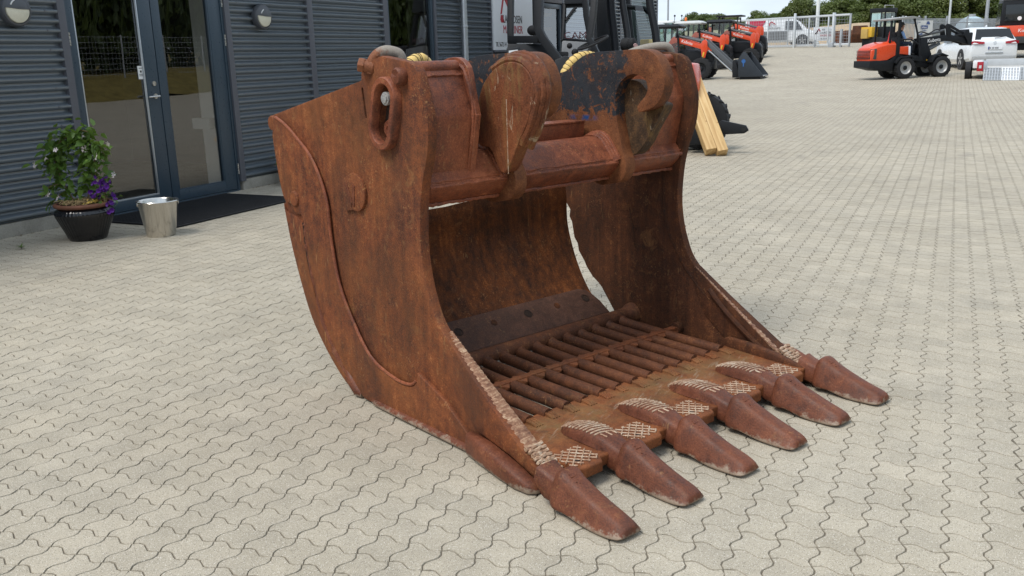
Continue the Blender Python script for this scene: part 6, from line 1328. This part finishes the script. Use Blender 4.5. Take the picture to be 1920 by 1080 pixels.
# ---------------------------------------------------------------- trees
M_fol = []
for i, (a, b) in enumerate((((.058, .088, .028), (.165, .205, .058)), ((.068, .095, .028), (.190, .220, .062)), ((.050, .080, .028), (.140, .180, .052)))): M_fol.append(leaf_mat('foliage_%s' % 'abc'[i], a, b, .3))
M_bark = plain('bark', (.10, .075, .05), .9, 0, .2, .3, 9, .6, 30)
def crown_mesh(seed, W_r, Hc, n, leaf, mat):
    r = np.random.default_rng(seed); lob = []
    for k in range(26):
        a = r.uniform(0, 2*PI); zf = r.uniform(.05, 1)**.8; rad = W_r*(math.sin(PI*min(.98, .18+.78*zf))**.75)*r.uniform(.45, .95)
        lob.append((rad*math.cos(a), rad*math.sin(a), zf*Hc, r.uniform(.42, .75)*W_r*.55))
    V, F = [], []
    for i in range(n):
        lx_, ly, lz, lr = lob[i % len(lob)]
        d = r.normal(0, 1, 3); d /= np.linalg.norm(d); q = np.array((lx_, ly, lz))+d*lr*r.uniform(.55, 1.08)*np.array((1, 1, .8))
        nn = d*.7+r.normal(0, .6, 3); nn /= np.linalg.norm(nn); t1 = np.cross(nn, r.normal(0, 1, 3)); t1 /= np.linalg.norm(t1); t2 = np.cross(nn, t1); s = leaf*r.uniform(.6, 1.4)
        o = len(V); V += [tuple(q+t1*s), tuple(q+t2*s*.55+nn*s*.15), tuple(q-t1*s), tuple(q-t2*s*.55+nn*s*.15)]; F.append((o, o+1, o+2, o+3))
    me = bpy.data.meshes.new('crown'); me.from_pydata(V, [], F); me.materials.append(mat); return me
def trunk_mesh(seed, h, Hc):
    r = random.Random(seed); m = MB(); m.tube([(0, 0, -.3), (.05, 0, h*.6), (.0, .05, h), (.1, 0, h+Hc*.5), (.1, .1, h+Hc*.8)], [.26, .2, .17, .11, .04], 8)
    for k in range(7):
        a = r.uniform(0, 6.3); z = h+Hc*r.uniform(0, .5); L_ = r.uniform(1.2, 2.2); m.tube([(0, 0, z), (math.cos(a)*L_*.5, math.sin(a)*L_*.5, z+L_*.4), (math.cos(a)*L_, math.sin(a)*L_, z+L_*.9)], [.09, .06, .02], 6)
    me = bpy.data.meshes.new('trunk'); me.from_pydata(m.v, [], m.f); me.materials.append(M_bark); shade(me); return me
VAR = [(crown_mesh(11+i, 2.7, 5.2, 12000, .125, M_fol[i % 3]), trunk_mesh(i, 1.5, 5.2)) for i in range(4)]
tp_ = [(1296, 30, 112, .75), (1322, 22, 108, 1.05), (1345, 32, 110, .8), (1372, 34, 106, .72), (1398, 36, 104, .7), (1420, 28, 104, .85), (1448, 26, 103, .85), (1474, 18, 101, .95), (1500, 8, 100, 1.05), (1526, 6, 102, 1.1), (1553, 4, 100, 1.1), (1580, 0, 99, 1.15), (1607, -4, 98, 1.2), (1634, -8, 97, 1.25), (1662, -6, 97, 1.2), (1690, -10, 96, 1.25), (1718, -14, 95, 1.3), (1746, -12, 96, 1.28), (1774, -16, 94, 1.3), (1800, -12, 95, 1.22), (1822, -2, 97, .98), (1872, -14, 95, 1.3), (1900, -20, 94, 1.35), (1930, -20, 94, 1.35), (1965, -20, 94, 1.4), (1270, 48, 118, .6)]
looks = ['broad', 'bushy', 'rounded', 'ragged', 'dense', 'tall', 'loose', 'spreading']
ords = ['first', 'second', 'third', 'fourth', 'fifth', 'sixth', 'seventh', 'eighth', 'ninth', 'tenth', 'eleventh', 'twelfth', 'thirteenth', 'fourteenth', 'fifteenth', 'sixteenth', 'seventeenth', 'eighteenth', 'nineteenth', 'twentieth', 'twenty first', 'twenty second', 'twenty third', 'twenty fourth', 'twenty fifth', 'twenty sixth']
for i, (u, top, d, s) in enumerate(sorted(tp_)):
    p_ = PX(u, 80, d); p_.z = zg(p_.y)-.1; cm, tm = VAR[(i*3+i//4) % 4]
    r = thing('tree', '%s green tree in the row beyond the yard, %s counted from the building end' % (looks[(i*5) % 8], ords[i]), 'tree', p_, i*1.9, 'trees beyond the yard')
    htop = PX(u, top, d).z-p_.z; hs_ = htop/6.9; r.scale = (s*.84, s*.84, hs_*(1+.10*math.sin(i*2.3)))
    for nm, me in (('crown', cm), ('trunk', tm)):
        o = bpy.data.objects.new(nm, me); COL.objects.link(o); o.parent = r
        if nm == 'crown': o.location = (0, 0, 1.3)
# low thicket under and behind the row
hm = crown_mesh(99, 2.2, 2.6, 2200, .18, M_fol[2]); V, F = [], []
base = np.array([v.co[:] for v in hm.vertices]); fc = [tuple(p.vertices) for p in hm.polygons]
for k in range(34):
    p_ = PX(1285+k*21, 80, 116-k*.35); q = base*np.array((1, 1, random.uniform(.8, 1.35)))+np.array((p_.x, p_.y, zg(p_.y)-.3)); o = k*len(base); V += q.tolist(); F += [tuple(i+o for i in f) for f in fc]
hm2 = bpy.data.meshes.new('thicket'); hm2.from_pydata(V, [], F); hm2.materials.append(M_fol[2]); o = bpy.data.objects.new('thicket', hm2); COL.objects.link(o); tag(o, kind='stuff')

# ---------------------------------------------------------------- the far side of the yard (mirrored in the glass)
vg = MB(); V = []
for y in np.linspace(-20, 75, 40):
    for x, z in ((17.5, .0), (18.2, .35), (20, .9), (24, 1.0), (60, 1.0)): V.append((x+.3*math.sin(y), y, zg(y)+z+.12*math.sin(y*1.7+x)))
tag(vg.add(V, [(i*5+j, i*5+j+1, i*5+j+6, i*5+j+5) for i in range(39) for j in range(4)]).build('grass_verge', plain('dry_grass', (.17, .135, .045), .9, 0, .1, .45, 3, .6, 60), ang=80), kind='structure')
fn = thing('mesh_fence', 'grey mesh fence along the grass verge outside the picture', 'fence', (20.5, 20, .9))
for k in range(24): MB().cyl((0, -30+k*2.6, 0), (0, -30+k*2.6, 2), .04, 8).build('post', M_galvd, fn)
mb = MB()
for z in np.linspace(.2, 1.9, 8): mb.cyl((0, -30, z), (0, 30, z), .008, 4)
for k in range(300): mb.cyl((0, -30+k*.2, .1), (0, -30+k*.2, 1.95), .005, 4)
o = mb.build('mesh_wire', M_galvd, fn, smooth=False); o['kind'] = 'stuff'
V, F = [], []
for k in range(52):
    q = base*np.array((1.1, 1.1, random.uniform(2.0, 3.2)))+np.array((27+random.uniform(-1, 2), -28+k*2.0, .8)); o = k*len(base); V += q.tolist(); F += [tuple(i+o for i in f) for f in fc]
hm3 = bpy.data.meshes.new('hedgerow'); hm3.from_pydata(V, [], F); hm3.materials.append(M_fol[2]); o = bpy.data.objects.new('hedgerow', hm3); COL.objects.link(o); tag(o, kind='stuff')
